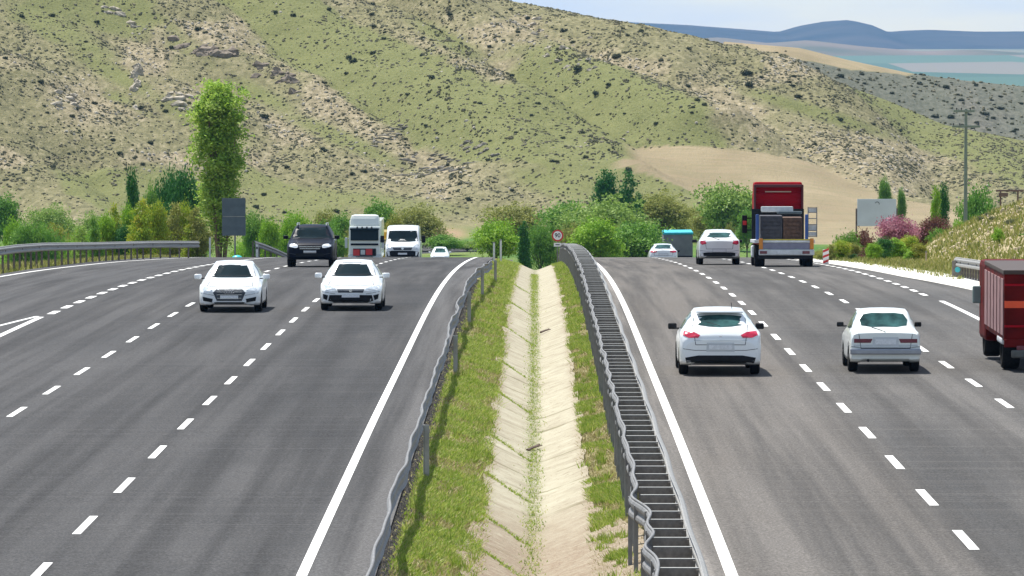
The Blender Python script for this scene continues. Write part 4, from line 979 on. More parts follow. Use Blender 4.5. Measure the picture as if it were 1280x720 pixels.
boxo('load_net',(-.15,3.6,2.38),(1.35,.25,.24),M_WB,t,.05); boxo('load_cover',(.34,2.9,2.24),(1.0,1.4,.12),M_SB,t,.05); boxo('tail_strip',(.08,.02,1.12),(2.1,.05,.05),mat('yellow_trim',(.45,.36,.03),.5),t,.01)
tb=boxo('tailboard',(.08,.0,.86),(1.95,.06,.26),mat('grey_violet_board',(.20,.20,.27),.5,var=.15,scale=4),t,.01)
boxo('tailboard_edge',(.08,-.01,1.03),(1.95,.08,.05),M_WB,t,.01)
for x in (-1.0+.02,1.12): boxo('side_marker',(x,-.04,.95),(.16,.06,.46),M_OR,t,.02)
boxo('rear_bumper',(.08,-.05,.60),(2.3,.14,.24),M_WB,t,.04); boxo('under_bumper',(0,-.02,.40),(2.2,.12,.16),M_BLK,t,.03)
boxo('number_plate',(-.05,-.125,.60),(.5,.01,.13),M_PL,t)
for s in (-1,1): boxo('tail_light',(s*.88,-.13,.60),(.3,.03,.12),M_TLD,t,.01)
boxo('chassis',(0,2.6,.72),(.9,5.2,.26),M_BLK,t); boxo('side_tank',(-1.02,2.6,.62),(.5,1.2,.5),M_WB,t,.08)
for s in (-1,1):
    wheel(s*1.0,1.0,.46,.42,t); wheel(s*1.02,5.2,.46,.28,t)
bm=bmesh.new(); box(bm,(-1.42,5.8,1.75),(.22,.12,.75),.04); box(bm,(-1.25,5.8,2.0),(.3,.05,.05)); box(bm,(-1.25,5.8,1.5),(.3,.05,.05)); mr=from_bm('wing_mirror',bm,M_BLK,t); boxo('mirror_lamp',(-1.42,5.72,1.80),(.16,.03,.18),M_RED,mr,.01)
# side rack at right
bm=bmesh.new()
for x in (1.0,1.36): box(bm,(x,.6,1.85),(.04,.04,1.25))
for z in (1.25,1.5,1.75,2.0,2.25,2.44): box(bm,(1.18,.6,z),(.40,.03,.035))
from_bm('side_rack',bm,M_ZN,t); boxo('rack_panel',(1.18,.68,2.33),(.36,.02,.18),M_WB,t); boxo('rack_panel',(1.18,.68,1.62),(.36,.02,.22),M_WB,t); boxo('rack_panel',(1.18,.68,1.36),(.36,.02,.16),M_WB,t)
t.location=(at(981,300,d).x,d,float(zr(d))); t.rotation_euler.x=math.atan((float(zr(d+5))-float(zr(d)))/5)
tb0=t
# load crates (things of their own)
M_CT=mat('dark_brown_crate',(.10,.055,.035),.8,var=.4,scale=8); M_CT2=mat('black_wrapped_load',(.04,.04,.05),.6,var=.4,scale=6)
zb0=float(zr(d+1))+1.13
def crate(label,x,y,s,m):
    bm=bmesh.new(); box(bm,(0,0,s[2]/2),s,.02); 
    k=int(s[2]/.16)
    for i in range(k): box(bm,(0,-s[1]/2-.012,.08+i*.16),(s[0]*.98,.02,.11))
    for q in (-1,1): box(bm,(q*s[0]*.44,-s[1]/2-.03,s[2]/2),(.07,.02,s[2]*.98))
    o=from_bm('crate',bm,m,None,False,(tb0.location.x+x,d+y,zb0-.05*y/1.)); tag(o,label,'crate',None); return o
crate('black crate on the left half of the flatbed of the red cab truck',-.52,1.2,(.92,1.2,1.05),M_CT2)
crate('brown crate on the right half of the flatbed of the red cab truck',.36,1.2,(.80,1.2,.98),M_CT)
# --- red lorry at the right edge
d=sd(465.5); t=thing('lorry','dark red lorry with orange stripe cut by the right edge of the photo','lorry'); M_RB=mat('oxblood_lorry_paint',(.10,.003,.002),.6,0,.5,1.5,spec=.1); M_OS=mat('orange_red_stripe',(.75,.07,.01),.4,var=.1,scale=4); M_PK=mat('pinkish_side_panel',(.30,.16,.16),.5,var=.2,scale=3)
boxo('cargo_box',(1.25,2.6,1.48),(2.42,5.0,1.56),M_RB,t,.05); boxo('roof_cap',(1.25,2.6,2.29),(2.46,5.05,.10),mat('dark_brown_cap',(.05,.03,.02),.6),t,.02)
boxo('stripe',(1.25,.085,1.55),(2.40,.02,.16),M_OS,t,.004)
for z in (1.05,2.0): boxo('rib',(1.25,.085,z),(2.40,.02,.05),M_CR,t,.004)
bm=bmesh.new()
for k in range(6): box(bm,(.028,.5+.85*k,1.48),(.02,.62,1.3),.005)
from_bm('side_panels',bm,M_PK,t)
boxo('cab',(1.2,6.1,1.35),(2.3,1.7,1.9),M_RB,t,.12); 
bm=bmesh.new(); box(bm,(-.02,6.6,1.45),(.24,.12,.42),.04); box(bm,(.08,6.6,1.6),(.2,.05,.05)); from_bm('wing_mirror',bm,mat('grey_green_mirror',(.16,.22,.21),.4),t)
boxo('tailboard',(1.25,.06,.66),(2.42,.08,.18),M_RB,t,.02); boxo('rear_bumper',(1.3,-.02,.42),(2.2,.12,.18),mat('dark_grey_bumper',(.08,.085,.08),.5,.2,.3,5),t,.04); boxo('chassis',(1.25,3,.72),(1,6,.24),M_BLK,t)
boxo('mudguard',(.14,1.2,.68),(.22,1.3,.16),M_WB,t,.05)
boxo('tail_light',(.5,.0,.55),(.36,.05,.12),M_TLD,t,.01)
for y in (1.2,5.9):
    wheel(.28,y,.42,.40,t,mat('pale_rim',(.5,.55,.55),.4,.3)); wheel(2.2,y,.42,.40,t)
xx=at(1254,300,d).x; t.location=(xx,d,float(zr(d)))
# ------------------------------------------------------------------ vegetation
LEAF={}
def leafmat(key,c1,c2,c3,sub=.22):
    LEAF[key]=leafy(key,c1,c2,c3,sub,nscale=.5); return LEAF[key]
leafmat('leaf_bright',(.13,.27,.02),(.23,.42,.03),(.36,.52,.06),.35); leafmat('leaf_dark',(.022,.10,.018),(.045,.17,.03),(.09,.24,.05))
leafmat('leaf_mid',(.08,.20,.025),(.15,.31,.04),(.24,.40,.07),.35); leafmat('leaf_olive',(.18,.21,.04),(.28,.30,.07),(.38,.38,.11),.35)
leafmat('leaf_willow',(.14,.24,.04),(.24,.36,.07),(.34,.46,.12),.35); leafmat('leaf_rust',(.16,.27,.02),(.31,.42,.035),(.50,.42,.05),.35)
leafmat('leaf_poplar',(.16,.31,.035),(.31,.47,.06),(.47,.58,.15),.42); leafmat('blossom_pink',(.27,.09,.13),(.42,.16,.23),(.56,.32,.36),.3); leafmat('twig_red',(.10,.04,.035),(.17,.07,.05),(.25,.13,.09)); leafmat('leaf_yellow',(.18,.22,.02),(.30,.32,.04),(.42,.38,.07))
leafmat('leaf_sage',(.10,.13,.06),(.17,.19,.10),(.26,.27,.15))
M_BARK=mat('grey_brown_bark',(.14,.11,.085),.9,var=.3,scale=3,stretch=(3,3,.6))
def crown(lobes, nclump, nleaf, leaf, cr_=.28, up=.3, holes=0.):
    """leaf cards gathered in clumps over the lobes; returns verts, faces, tint"""
    L=np.array(lobes); vol=(L[:,3]*L[:,4]*L[:,5])**.8; ch=RNG.choice(len(L),nclump,p=vol/vol.sum())
    d=RNG.normal(0,1,(nclump,3)); d/=np.linalg.norm(d,axis=1)[:,None]; rad=RNG.uniform(.55,1.06,nclump)[:,None]
    cc=L[ch,:3]+d*L[ch,3:]*rad; tc=RNG.uniform(0,1,nclump)
    ci=RNG.integers(0,nclump,nleaf); sz=cr_*RNG.uniform(.6,1.3,nclump)[ci][:,None]
    o=RNG.normal(0,1,(nleaf,3))*np.array([1,1,.75])*sz*.55
    P=cc[ci]+o; nrm=RNG.normal(0,1,(nleaf,3))+d[ci]*.5+np.array([0,0,up]); nrm/=np.linalg.norm(nrm,axis=1)[:,None]
    a=np.cross(nrm,RNG.normal(0,1,(nleaf,3))); a/=np.linalg.norm(a,axis=1)[:,None]; b=np.cross(nrm,a)
    s=leaf*RNG.uniform(.6,1.3,nleaf)[:,None]
    V=np.stack([P-a*s,P-b*s*.55,P+a*s,P+b*s*.55],1).reshape(-1,3)
    tint=np.repeat(np.clip(tc[ci]*.6+RNG.uniform(0,.4,nleaf),0,1),4)
    return V,np.arange(nleaf*4).reshape(-1,4),tint
def crown_mesh(V,Fc,tint,name='crown'):
    o=mesh_np(name,V,Fc,LEAF['leaf_mid']); vattr(o,'tint',tint); me=o.data; bpy.data.objects.remove(o); return me
def lobes_round(n,w,h,z0,seed,sx=.42):
    r=np.random.default_rng(seed); out=[]
    for i in range(n):
        a=r.uniform(0,6.28); q=r.uniform(0,.30)*w; z=z0+h*r.uniform(.22,.80)
        k=1-.55*abs((z-z0)/h-.45); out.append((math.cos(a)*q,math.sin(a)*q,z,w*sx*k*r.uniform(.55,.85),w*sx*k*r.uniform(.55,.85),h*r.uniform(.16,.26)))
    return out
def lobes_col(n,w,h,z0,seed,top=.5,bot=.7):
    r=np.random.default_rng(seed); out=[]
    for i in range(n):
        t=(i+.5)/n; k=bot+(1-bot)*min(1,t/.4) if t<.4 else 1-(1-top)*((t-.4)/.6)
        out.append((r.uniform(-.12,.12)*w,r.uniform(-.12,.12)*w,z0+h*t,w*.40*k,w*.40*k,h/n*1.1))
    return out
PR={}
def proto(key, lobes, ncl, nl, leaf, cl, tz0, tr, limbs=6, H=1., spread=.3):
    me=crown_mesh(*crown(lobes,ncl,nl,leaf,cl))
    bm=bmesh.new(); r=random.Random(hash(key)%1000 if False else sum(map(ord,key)))
    cyl(bm,(0,0,-.3),(0,0,tz0),tr,tr*.75,8); cyl(bm,(0,0,tz0),(r.uniform(-.1,.1),r.uniform(-.1,.1),H*.72),tr*.75,tr*.2,7)
    for i in range(limbs):
        a=6.28*i/limbs+r.uniform(-.3,.3); z=tz0*r.uniform(.7,1.2); l=Vector((math.cos(a)*spread*H,math.sin(a)*spread*H,z+H*r.uniform(.25,.5)))
        m_=Vector((l.x*.45,l.y*.45,z+(l.z-z)*.6)); cyl(bm,(0,0,z),m_,tr*.45,tr*.3,6); cyl(bm,m_,l,tr*.3,tr*.08,5)
    tm=bpy.data.meshes.new('trunk'); bm.to_mesh(tm); bm.free(); tm.materials.append(M_BARK); PR[key]=(me,tm,H,max(abs(v.co.x) for v in me.vertices)*2)
proto('round', lobes_round(12,5.2,5.5,.6,1), 330, 9000, .13, .62, 1.2, .16, 7, 6.0)
proto('round_b', lobes_round(9,6.2,4.8,.5,2), 300, 9000, .13, .66, 1.0, .18, 7, 5.4)
proto('willow', lobes_round(16,7.5,6,.2,3,.36), 620, 13000, .11, .55, 1.2, .2, 9, 6.4)
proto('column', lobes_col(8,2.4,5.6,.3,4,.35,.75), 220, 6500, .12, .42, .6, .10, 5, 6.0, .12)
proto('column_b', lobes_col(7,3.4,5.4,.3,8,.6,.9), 260, 8000, .12, .45, .6, .12, 5, 6.0, .12)
proto('cone', lobes_col(8,3.6,5.4,.3,5,.18,1.), 240, 6500, .12, .42, .6, .12, 6, 5.8, .2)
proto('shrub', lobes_round(7,2.6,1.9,.0,6), 170, 4200, .075, .30, .3, .05, 6, 2.0)
proto('shrub_b', lobes_round(9,3.4,1.7,.0,7), 190, 4800, .075, .30, .25, .05, 7, 1.8)
NTREE=[0]
def tree(label, px, top, wpx, d, key, lm, cat='tree', name='tree', group=None, rz=None, zb=None, base_row=None):
    me,tm,H,Wd=PR[key]; p=at(px,top,d); zg=float(tz(p.x,d)) if zb is None else zb
    if base_row is not None: zg=at(px,base_row,d).z
    h=p.z-zg; t=thing(name,label,cat,(p.x,d,zg),0 if rz is None else rz,group); NTREE[0]+=1
    tr=obj('trunk' if cat!='shrub' else 'stems',tm,None,t); cr_=obj('crown' if cat!='shrub' else 'foliage',me,None,t)
    rzz=random.uniform(0,6.28); sc=(wpx*d/F/Wd*1.45,)*2+(h/ (H*.97),)
    for o in (tr,cr_): o.scale=sc
    t.rotation_euler.z=rzz
    cr_.material_slots[0].link='OBJECT'; cr_.material_slots[0].material=LEAF[lm]; return t
# poplar
PH=12.2
lob=[]
r=np.random.default_rng(3)
for i in range(70):
    t_=i/69; z=1.9+t_*9.6; w_=np.interp(t_,[0,.25,.7,.92,1],[.95,1.35,1.7,1.55,.95]); a=r.uniform(0,6.28); q=r.uniform(.05,.62)*w_
    lob.append((math.cos(a)*q,math.sin(a)*q,z,w_*.44,w_*.44,.75))
for a in (0.3,2.2,4.4): lob.append((math.cos(a)*.9,math.sin(a)*.9,11.3,.5,.5,.8))
V,Fc,tn=crown(lob,1300,34000,.10,.38)
k=RNG.uniform(0,1,len(Fc))<np.interp(V[::4,2],[2,4,6,9],[.4,.75,.95,1.]); Fc=Fc[k]
p=at(275,98,338); zg=float(tz(p.x,338)); t=thing('poplar_tree','tall upright poplar with bare reddish lower stems behind the sign at left','tree',(p.x,338,zg),0)
o=mesh_np('crown',V,Fc,LEAF['leaf_poplar'],parent=t); vattr(o,'tint',np.repeat(tn.reshape(-1,4)[k],4) if False else tn); hs=(p.z-zg)/12.3; o.scale=(1.24,1.24,hs)
bm=bmesh.new(); rd=random.Random(5)
for i in range(16):
    a=rd.uniform(0,6.28); q=rd.uniform(.05,.5); x0,y0=math.cos(a)*q*.5,math.sin(a)*q*.5; x1,y1=math.cos(a)*(q+.35)*1.3,math.sin(a)*(q+.35)*1.3
    zt=rd.uniform(7,11); cyl(bm,(x0,y0,-.3),(x0+(x1-x0)*.5,y0+(y1-y0)*.5,zt*.4),.08,.055,6); cyl(bm,(x0+(x1-x0)*.5,y0+(y1-y0)*.5,zt*.4),(x1,y1,zt),.055,.015,5)
    for j in range(7):
        zz=rd.uniform(1.5,zt*.9); f=zz/zt; xx_,yy_=x0+(x1-x0)*f,y0+(y1-y0)*f; b_=rd.uniform(0,6.28); cyl(bm,(xx_,yy_,zz),(xx_+math.cos(b_)*.5,yy_+math.sin(b_)*.5,zz+rd.uniform(.7,1.2)),.02,.006,4)
o=from_bm('trunk',bm,mat('reddish_poplar_bark',(.19,.12,.09),.9,var=.3,scale=2),t); o.scale=(1,1,hs)
# left trees
T=tree
T('soft green round tree cut by the left edge above the guard rail',6,243,50,560,'round','leaf_mid')
T('pale soft green willow left of the yellow green shrub belt',64,252,68,560,'willow','leaf_willow')
T('low soft green tree between the willow and the shrub belt at far left',118,262,60,540,'willow','leaf_willow')
T('slim dark upright tree, leftmost above the shrub belt',166,217,22,360,'column_b','leaf_dark')
T('small bright green tree between the dark trees above the shrub belt',187,232,28,356,'round','leaf_mid')
T('dark green round tree above the shrub belt',208,212,44,372,'round_b','leaf_dark')
T('largest dark green tree touching the poplar from the left',232,205,54,366,'round_b','leaf_dark')
bl=[(118,272,24,'leaf_mid'),(133,266,30,'leaf_bright'),(146,258,26,'leaf_rust'),(160,256,30,'leaf_bright'),(176,252,34,'leaf_rust'),(196,252,36,'leaf_rust'),(214,256,34,'leaf_olive'),(230,252,34,'leaf_rust'),(246,262,30,'leaf_olive'),(152,280,30,'leaf_dark'),(184,276,34,'leaf_bright'),(206,282,30,'leaf_yellow'),(240,282,28,'leaf_rust'),(128,288,28,'leaf_rust'),(100,286,30,'leaf_willow')]
for i,(px,top,wd,lm) in enumerate(bl):
    T('yellow green shrub with orange tips in the belt behind the left guard rail',px,top,wd,300+7*(i%4),'round' if i%2 else 'cone',lm,'shrub','shrub','shrubs behind the left guard rail')
T('dark green tree right of the sign seen from behind',318,262,36,400,'round_b','leaf_mid')
T('bright green shrub right of the thin white post',338,272,34,390,'round','leaf_bright')
T('bright green tree behind the dark car',372,262,46,430,'round_b','leaf_bright')
T('yellow green tree between the dark car and the white lorry',408,262,46,470,'round','leaf_olive')
T('mid green tree behind the left side of the white lorry',428,266,40,450,'round','leaf_mid')
T('dark green tree rising behind the white lorry',472,250,50,500,'round','leaf_mid')
T('olive bare twigged tree behind the white van',522,252,66,540,'willow','leaf_olive')
T('yellowish shrub between lorry and van',492,268,34,470,'round','leaf_yellow')
T('blue green low tree above the tiny white car',552,292,44,520,'round_b','leaf_mid')
T('low green bush right of the tiny white car',584,300,40,540,'round_b','leaf_willow')
# centre trees
T('bright lime green bush left of the dark narrow tree behind the crest',617,272,60,350,'round_b','leaf_bright')
T('dark narrow tree just left of the 90 sign',654,279,19,330,'column','leaf_dark')
T('olive tree above the lime green bush',642,250,80,560,'willow','leaf_olive')
T('mid green tree between the dark narrow tree and the 90 sign',676,272,42,420,'willow','leaf_mid')
T('green tree rising behind the 90 sign',706,250,70,520,'round_b','leaf_mid')
T('olive yellow bush right of the 90 sign',716,276,44,420,'willow','leaf_olive')
T('big rounded green willow in the middle right of the 90 sign',762,240,112,480,'willow','leaf_willow')
T('bright green willow in front at the right of the double guard rail',744,272,72,400,'round','leaf_bright')
T('lush green bush behind the low white sedan',790,274,76,410,'round_b','leaf_mid')
T('dark rounded evergreen, left of the two above the willow',754,217,36,560,'column_b','leaf_dark')
T('dark pointed evergreen, right of the two above the willow',781,216,36,560,'cone','leaf_dark')
T('small dark evergreen right of the pointed one',797,242,20,565,'cone','leaf_dark')
T('olive brown tree left of the grey tarpaulin lorry',826,235,80,570,'willow','leaf_olive')
T('small yellow olive tree above the grey tarpaulin lorry',858,254,44,575,'willow','leaf_olive')
T('dark green bush beside the grey tarpaulin lorry',812,286,40,440,'round','leaf_dark')
T('large fresh green tree left of the red cab',912,226,84,550,'round_b','leaf_willow')
T('olive tree right of the upright white car',884,256,44,560,'willow','leaf_olive')
T('small olive sapling above the upright white car roof',913,278,16,440,'round','leaf_olive')
T('dark green tree behind the truck mirror',934,262,32,520,'round','leaf_mid')
# undergrowth beyond the crest
q=random.Random(21)
for i in range(46):
    px=q.choice([q.uniform(110,270),q.uniform(300,620),q.uniform(690,850),q.uniform(0,110)]); dd=q.uniform(380,590)
    T('low soft green or olive bush in the valley beyond the crest of the road',px,q.uniform(272,296),q.uniform(26,48),dd,q.choice(['round','round_b','willow']),q.choice(['leaf_bright','leaf_willow','leaf_mid','leaf_olive','leaf_yellow']),'bush','bush','low bushes in the valley beyond the crest')
# right side
a_=[(1036,306,26,'leaf_olive'),(1052,300,28,'leaf_rust'),(1066,303,26,'leaf_olive'),(1080,310,24,'twig_red'),(1093,303,26,'leaf_bright'),(1106,296,30,'leaf_dark'),(1122,298,34,'leaf_bright'),(1136,294,34,'leaf_rust'),(1150,304,26,'leaf_yellow'),(1066,318,22,'leaf_dark'),(1104,314,26,'leaf_bright'),(1086,318,22,'leaf_yellow'),(1140,314,26,'leaf_bright'),(1048,316,22,'leaf_bright'),(1024,312,18,'leaf_olive')]
for i,(px,top,wd,lm) in enumerate(a_): T('green to rusty roadside shrub in the belt right of the flatbed truck',px,top,wd,246+6*(i%4),'round' if i%3 else 'cone',lm,'shrub','shrub','roadside shrubs right of the flatbed truck')
for i,(px,top,wd,lm) in enumerate([(1060,288,34,'leaf_mid'),(1080,286,36,'twig_red'),(1158,282,34,'twig_red'),(1176,284,34,'leaf_mid'),(1192,280,30,'twig_red'),(1140,286,30,'leaf_mid'),(1206,276,30,'leaf_bright')]):
    T('low reddish or green bush on the rise behind the roadside shrubs',px,top,wd,278+4*(i%3),'shrub_b',lm,'shrub','shrub','bushes on the rise at right')
T('pink blossoming tree in front of the billboard',1120,268,50,272,'round_b','blossom_pink','tree','blossom_tree')
T('small fading pink blossom tree between billboard and cypress pair',1166,268,38,286,'round_b','twig_red','tree','blossom_tree')
T('bright green slim tree, left of the pair beside the utility pole',1168,238,16,360,'column_b','leaf_bright')
T('dark green slim tree, right of the pair beside the utility pole',1180,234,18,362,'column_b','leaf_dark')
T('broad green tree behind the utility pole',1220,230,52,410,'round_b','leaf_mid')
T('dark small tree on the edge of the ploughed slope',1106,221,22,600,'round','leaf_mid')
T('tiny green tree on the edge of the ploughed slope beside the dark one',1127,234,14,600,'round','leaf_mid')
T('round green bush on the right bank above the guard rail',1247,284,24,226,'shrub','leaf_bright','shrub','shrub')
T('green bush cut by the right edge above the guard rail',1281,292,22,222,'shrub','leaf_mid','shrub','shrub')
for i,(px,row,wd) in enumerate([(1262,250,20),(1240,268,14),(1225,282,14),(1270,272,14),(1252,262,12),(1213,292,12),(1276,244,22),(1235,255,12)]):
    dd=240+10*(i%5); x_=at(px,row,dd).x; zg=float(tz(x_,dd))
    me,tm,H,Wd=PR['shrub_b']; t=thing('shrub','grey green tuft of scrub on the sandy right bank','shrub',(x_,dd,zg),random.uniform(0,6),'scrub tufts on the right bank')
    o=obj('foliage',me,None,t); s=wd*dd/F/Wd; o.scale=(s,s,s*1.1); o.material_slots[0].link='OBJECT'; o.material_slots[0].material=LEAF['leaf_sage']
# hillside shrubs as things
hs_me=[]
for sd_ in (1,2,3):
    V,Fc,tn=crown([(0,0,.28,.55,.55,.33),(.3,.1,.2,.3,.3,.2),(-.3,-.1,.22,.3,.3,.22)],60,900,.07,.17)
    hs_me.append(crown_mesh(V,Fc,tn,'shrub'))
leafmat('leaf_hill_dark',(.02,.035,.018),(.04,.06,.028),(.075,.09,.045),.1)
for m_ in hs_me: m_.materials[0]=LEAF['leaf_hill_dark']
hy=np.concatenate([np.arange(640,862,1.5), np.arange(905,990,1.5)])
def hill_point(px,row):
    xs_=CAM[0]+(px-669.5)*hy/F; zz=tz(xs_,hy); rw=40+(CAM[2]-zz)*F/hy
    k=np.where(rw<=row)[0]
    return None if len(k)==0 else (float(xs_[k[0]]),float(hy[k[0]]),float(zz[k[0]]))
spots=[(248,38,10),(215,60,8),(330,148,14),(404,188,8),(441,79,12),(436,74,9),(405,104,8),(480,50,8),(556,188,0),(468,35,7),(700,80,7),(723,92,14),(770,75,12),(784,45,7),(801,40,8),(851,40,8),(861,62,9),(933,93,16),(936,108,14),(952,98,8),(997,122,12),(963,206,0),(786,216,10),(829,216,0),(745,119,10),(760,107,8),(705,40,10),(716,54,8),(748,150,7),(880,133,8),(826,77,8),(1090,60,0),(985,103,10),(1050,150,9),(1100,175,8),(1018,180,7),(900,188,7),(690,204,8),(704,176,8),(645,165,8),(672,130,8),(610,200,7),(640,238,7),(575,232,8),(530,190,6),(455,215,10),(440,218,8),(330,245,8),(420,265,10),(60,200,7),(90,148,9),(118,132,9),(96,140,8),(150,192,10),(188,180,10),(176,138,9),(178,210,8),(108,54,7),(28,22,8),(66,20,9),(52,104,10),(140,0,8),(345,18,8),(367,22,8),(465,18,9),(466,68,9),(407,190,8),(586,250,8),(320,260,9),(355,268,8),(560,206,6),(760,200,0),(820,160,8),(860,110,8),(660,25,8),(640,95,8),(600,130,8),(540,100,8),(510,120,8)]
r=random.Random(4)
while len(spots)<215: spots.append((r.uniform(0,1280),r.uniform(5,225),r.choice([3.5,4.5,5.5,6.5,8])))
hcount=0
for px,row,wd in spots:
    if wd==0: continue
    hp_=hill_point(px,row+1)
    if hp_ is None or (772<px<1262 and bool(tanfield(np.array(px),np.array(row)))): continue
    x_,y_,z_=hp_; s=wd*y_/F/1.3
    o=obj('hillside_shrub',hs_me[hcount%3],None,None,(x_,y_,z_-.05)); o.scale=(s,s,s*r.uniform(.8,1.15)); o.rotation_euler.z=r.uniform(0,6); tag(o,'small dark rounded shrub dotting the dry hillside','shrub','dark shrubs on the hillside'); hcount+=1
for i in range(70):
    px=r.uniform(1000,1285); row=r.uniform(95,170); hp_=hill_point(px,row)
    if hp_ is None or hp_[1]<900: continue
    x_,y_,z_=hp_; s=r.choice([3,4,5,6,9])*y_/F/1.3; o=obj('hillside_shrub',hs_me[i%3],None,None,(x_,y_,z_-.05)); o.scale=(s*1.2,s,s); tag(o,'dark shrub on the farther grey slope at upper right','shrub','dark shrubs on the far grey slope')
# rock outcrops
M_RK=mat('pale_outcrop_rock',(.36,.32,.25),.95,var=.35,scale=1.1,bump=.6); M_RKB=mat('brown_outcrop_rock',(.20,.165,.125),.95,var=.35,scale=1.1,bump=.6); M_RKG=mat('grey_ledge_rock',(.17,.155,.125),.95,var=.4,scale=1.2,bump=.6)
def outcrop(label,cx,cy,items,m,seed):
    bm=bmesh.new(); rr_=random.Random(seed); base=hill_point(cx,cy)
    for (px,row,w,h) in items:
        p=hill_point(px,row)
        if p is None: continue
        res=bmesh.ops.create_icosphere(bm,subdivisions=2,radius=.5); sw=w*p[1]/F*1.35; sh=h*p[1]/F*1.05
        off=Vector((rr_.uniform(0,50),rr_.uniform(0,50),0))
        for v in res['verts']:
            q=v.co.copy(); n_=mnoise.noise(q*2.4+off)*.7+mnoise.noise(q*6+off)*.4; q*=1+n_
            v.co=Vector((q.x*sw+p[0]-base[0],q.y*sh*1.3+p[1]-base[1],q.z*sh*1.5+p[2]-base[2]-.22*sh))
    o=from_bm('rock_outcrop',bm,m,None,False,base); tag(o,label,'rocks'); return o
R4=random.Random(9)
def cl(cx,cy,n,sx,sy,w0,w1,ar=.7,slant=0): return [(cx+(q:=R4.uniform(-sx,sx)),cy+R4.uniform(-sy,sy)+q*slant,(w:=R4.uniform(w0,w1)),w*ar) for _ in range(n)]
outcrop('pale vertical rock rib left of the poplar top',170,120,cl(170,112,16,4,28,4,10,1.1),M_RK,1)
outcrop('pale rock knob just left of the poplar',222,132,cl(222,130,12,14,8,6,14,.6),M_RK,2)
outcrop('pale rounded rocks at far left of the hillside',78,130,cl(80,128,14,18,10,4,12,.5,.3),M_RK,3)
outcrop('brown cliff band above the poplar',262,72,cl(255,66,22,38,6,8,18,.6,.22),M_RKB,4)
outcrop('brown jagged rocks right of the poplar top',345,98,cl(345,98,18,24,10,5,14,.7,.4),M_RKB,5)
outcrop('pale rocks near the hilltop left of centre',150,22,cl(150,22,14,22,8,5,12,.5,.3),M_RK,6)
outcrop('curved grey rock ledge above the banded ledge',548,200,[(505+9*i,206-5*math.sin(i/10*3.0),12,2.6) for i in range(11)]+[(500+9*i,196-4*math.sin(i/6*3.0)+i*.2,11,2) for i in range(3,9)],M_RKG,7)
outcrop('grey banded rock ledge low on the hillside centre',545,212,[(528+5*i,213+1.0*math.sin(i*.9),11,3.6) for i in range(10)]+[(500+7*i,222-1.5*i+.2*i*i,10,2.2) for i in range(6)],M_RKG,8)
outcrop('slanting grey ledges left of the banded ledge',482,175,[(466+6*i,184-3*i,10,2.4) for i in range(8)]+[(474+6*i,172-2.6*i,9,2) for i in range(6)]+[(466+7*i,176-2.8*i,9,1.8) for i in range(6)],M_RKG,9)
outcrop('pale scree rocks on the upper slope right of centre',708,62,cl(700,60,22,45,26,4,10,.6,.4),M_RK,10)
outcrop('scattered grey rocks on the slope below the hilltop',600,190,cl(600,190,16,24,8,3,8,.6,.2),M_RKG,11)
outcrop('pale stones on the sandy bank at the right edge',1262,272,[],M_RK,12) if False else None
# stones on right bank (uncountable)
n=2600; x=RNG.uniform(17.5,30,n); y=RNG.uniform(195,300,n); z=tz(x,y); kk=(z-zr(y))>.35; x=x[kk];y=y[kk];z=z[kk]; rr3=RNG.uniform(.03,.16,len(x))
domes('bank_stones',x,y,z,rr3,rr3*.8,mat('sandy_stone',(.48,.40,.28),.95,var=.25,scale=1),'loose sandy stones on the right bank','stones')
for nm in ('fallen_branch',):
    for (px,row,d_,lb) in ((682,368.5,152,'dark stick lying across the concrete channel in the distance'),(668,511,103.5,'small dark twig lying on the channel floor')):
        p=at(px,row,d_); x0=p.x; zb=float(zr(d_))+float(np.interp(x0,DX,DZ))+.09
        bm=bmesh.new(); cyl(bm,(-.14,-.5,0),(.10,.35,.05),.035,.02,6); cyl(bm,(0,0,.02),(.16,.05,.06),.02,.01,5); o=from_bm(nm,bm,M_TI,None,False,(x0,d_,zb)); tag(o,lb,'branch')
# ------------------------------------------------------------------ world, sun, camera
w = bpy.data.worlds.new('World'); SC.world = w; w.use_nodes = True
nt = w.node_tree; bg = nt.nodes['Background']; sky = nt.nodes.new('ShaderNodeTexSky'); sky.sky_type = 'NISHITA'
EL = math.radians(66); AZ = math.atan2(-.62, .78)
sky.sun_disc = False; sky.sun_elevation = EL; sky.sun_rotation = AZ % (2*math.pi)
sky.altitude = 900; sky.air_density = 1.0; sky.dust_density = .3
tcw = nt.nodes.new('ShaderNodeTexCoord'); mpw = nt.nodes.new('ShaderNodeMapping'); mpw.inputs['Scale'].default_value = (9, 9, 60)
nzw = nt.nodes.new('ShaderNodeTexNoise'); nzw.inputs['Scale'].default_value = 1.2; nzw.inputs['Detail'].default_value = 6
rpw = nt.nodes.new('ShaderNodeValToRGB'); rpw.color_ramp.elements[0].position=.35; rpw.color_ramp.elements[1].position=.65
rpw.color_ramp.elements[0].color=(0,0,0,1); rpw.color_ramp.elements[1].color=(.85,.85,.85,1)
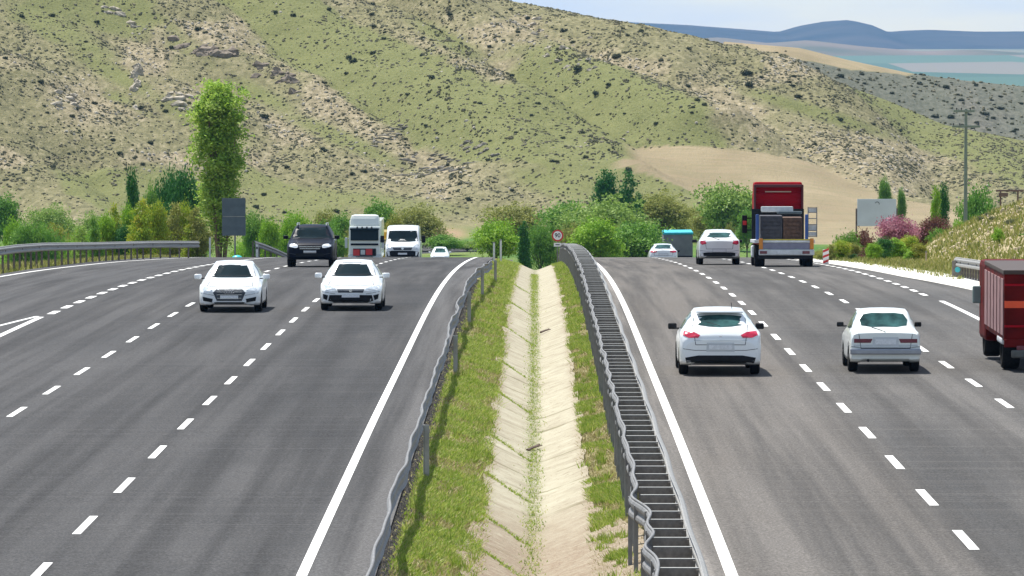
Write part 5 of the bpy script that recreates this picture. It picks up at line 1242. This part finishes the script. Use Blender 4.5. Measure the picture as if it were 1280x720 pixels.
mxw = nt.nodes.new('ShaderNodeMix'); mxw.data_type='RGBA'; mxw.inputs[7].default_value=(5.2,5.9,6.9,1)
nt.links.new(tcw.outputs['Generated'], mpw.inputs[0]); nt.links.new(mpw.outputs[0], nzw.inputs['Vector']); nt.links.new(nzw.outputs['Fac'], rpw.inputs[0])
nt.links.new(rpw.outputs[0], mxw.inputs[0]); nt.links.new(sky.outputs[0], mxw.inputs[6]); nt.links.new(mxw.outputs[2], bg.inputs[0])
bg.inputs[1].default_value = .09
sun = bpy.data.lights.new('sun', 'SUN'); sun.energy = 4.4; sun.angle = math.radians(.53); sun.color = (1,.955,.88)
so = bpy.data.objects.new('sun', sun); C.objects.link(so)
ts = Vector((math.sin(AZ)*math.cos(EL), math.cos(AZ)*math.cos(EL), math.sin(EL)))
so.rotation_euler = ts.to_track_quat('Z','Y').to_euler()
cam = bpy.data.cameras.new('camera'); co = bpy.data.objects.new('camera', cam); C.objects.link(co)
cam.sensor_width = 36; cam.lens = F/1280*36; cam.clip_start = 1; cam.clip_end = 30000
co.location = CAM; co.rotation_euler = (math.pi/2-math.atan(320/F), 0, math.atan(29.5/F))
SC.camera = co
SC.view_settings.view_transform = 'Standard'; SC.view_settings.look = 'None'; SC.view_settings.gamma = 1
SC.view_settings.exposure = .72
# haze
HAZE = True
if HAZE:
    hzm = bpy.data.materials.new('thin_haze'); hzm.use_nodes = True; t = hzm.node_tree
    t.nodes.remove(t.nodes['Principled BSDF']); pv = t.nodes.new('ShaderNodeVolumePrincipled')
    pv.inputs['Color'].default_value = (.22,.52,1,1); pv.inputs['Density'].default_value = 0.00004; pv.inputs['Anisotropy'].default_value = .0
    t.links.new(pv.outputs[0], t.nodes['Material Output'].inputs['Volume'])
    bm = bmesh.new(); box(bm, (0, 5900, 12), (9000, 12000, 160)); tag(from_bm('haze', bm, hzm), kind='stuff')
SC.cycles.max_bounces = 6; SC.cycles.diffuse_bounces = 3; SC.cycles.transparent_max_bounces = 8
SC.cycles.volume_bounces = 0
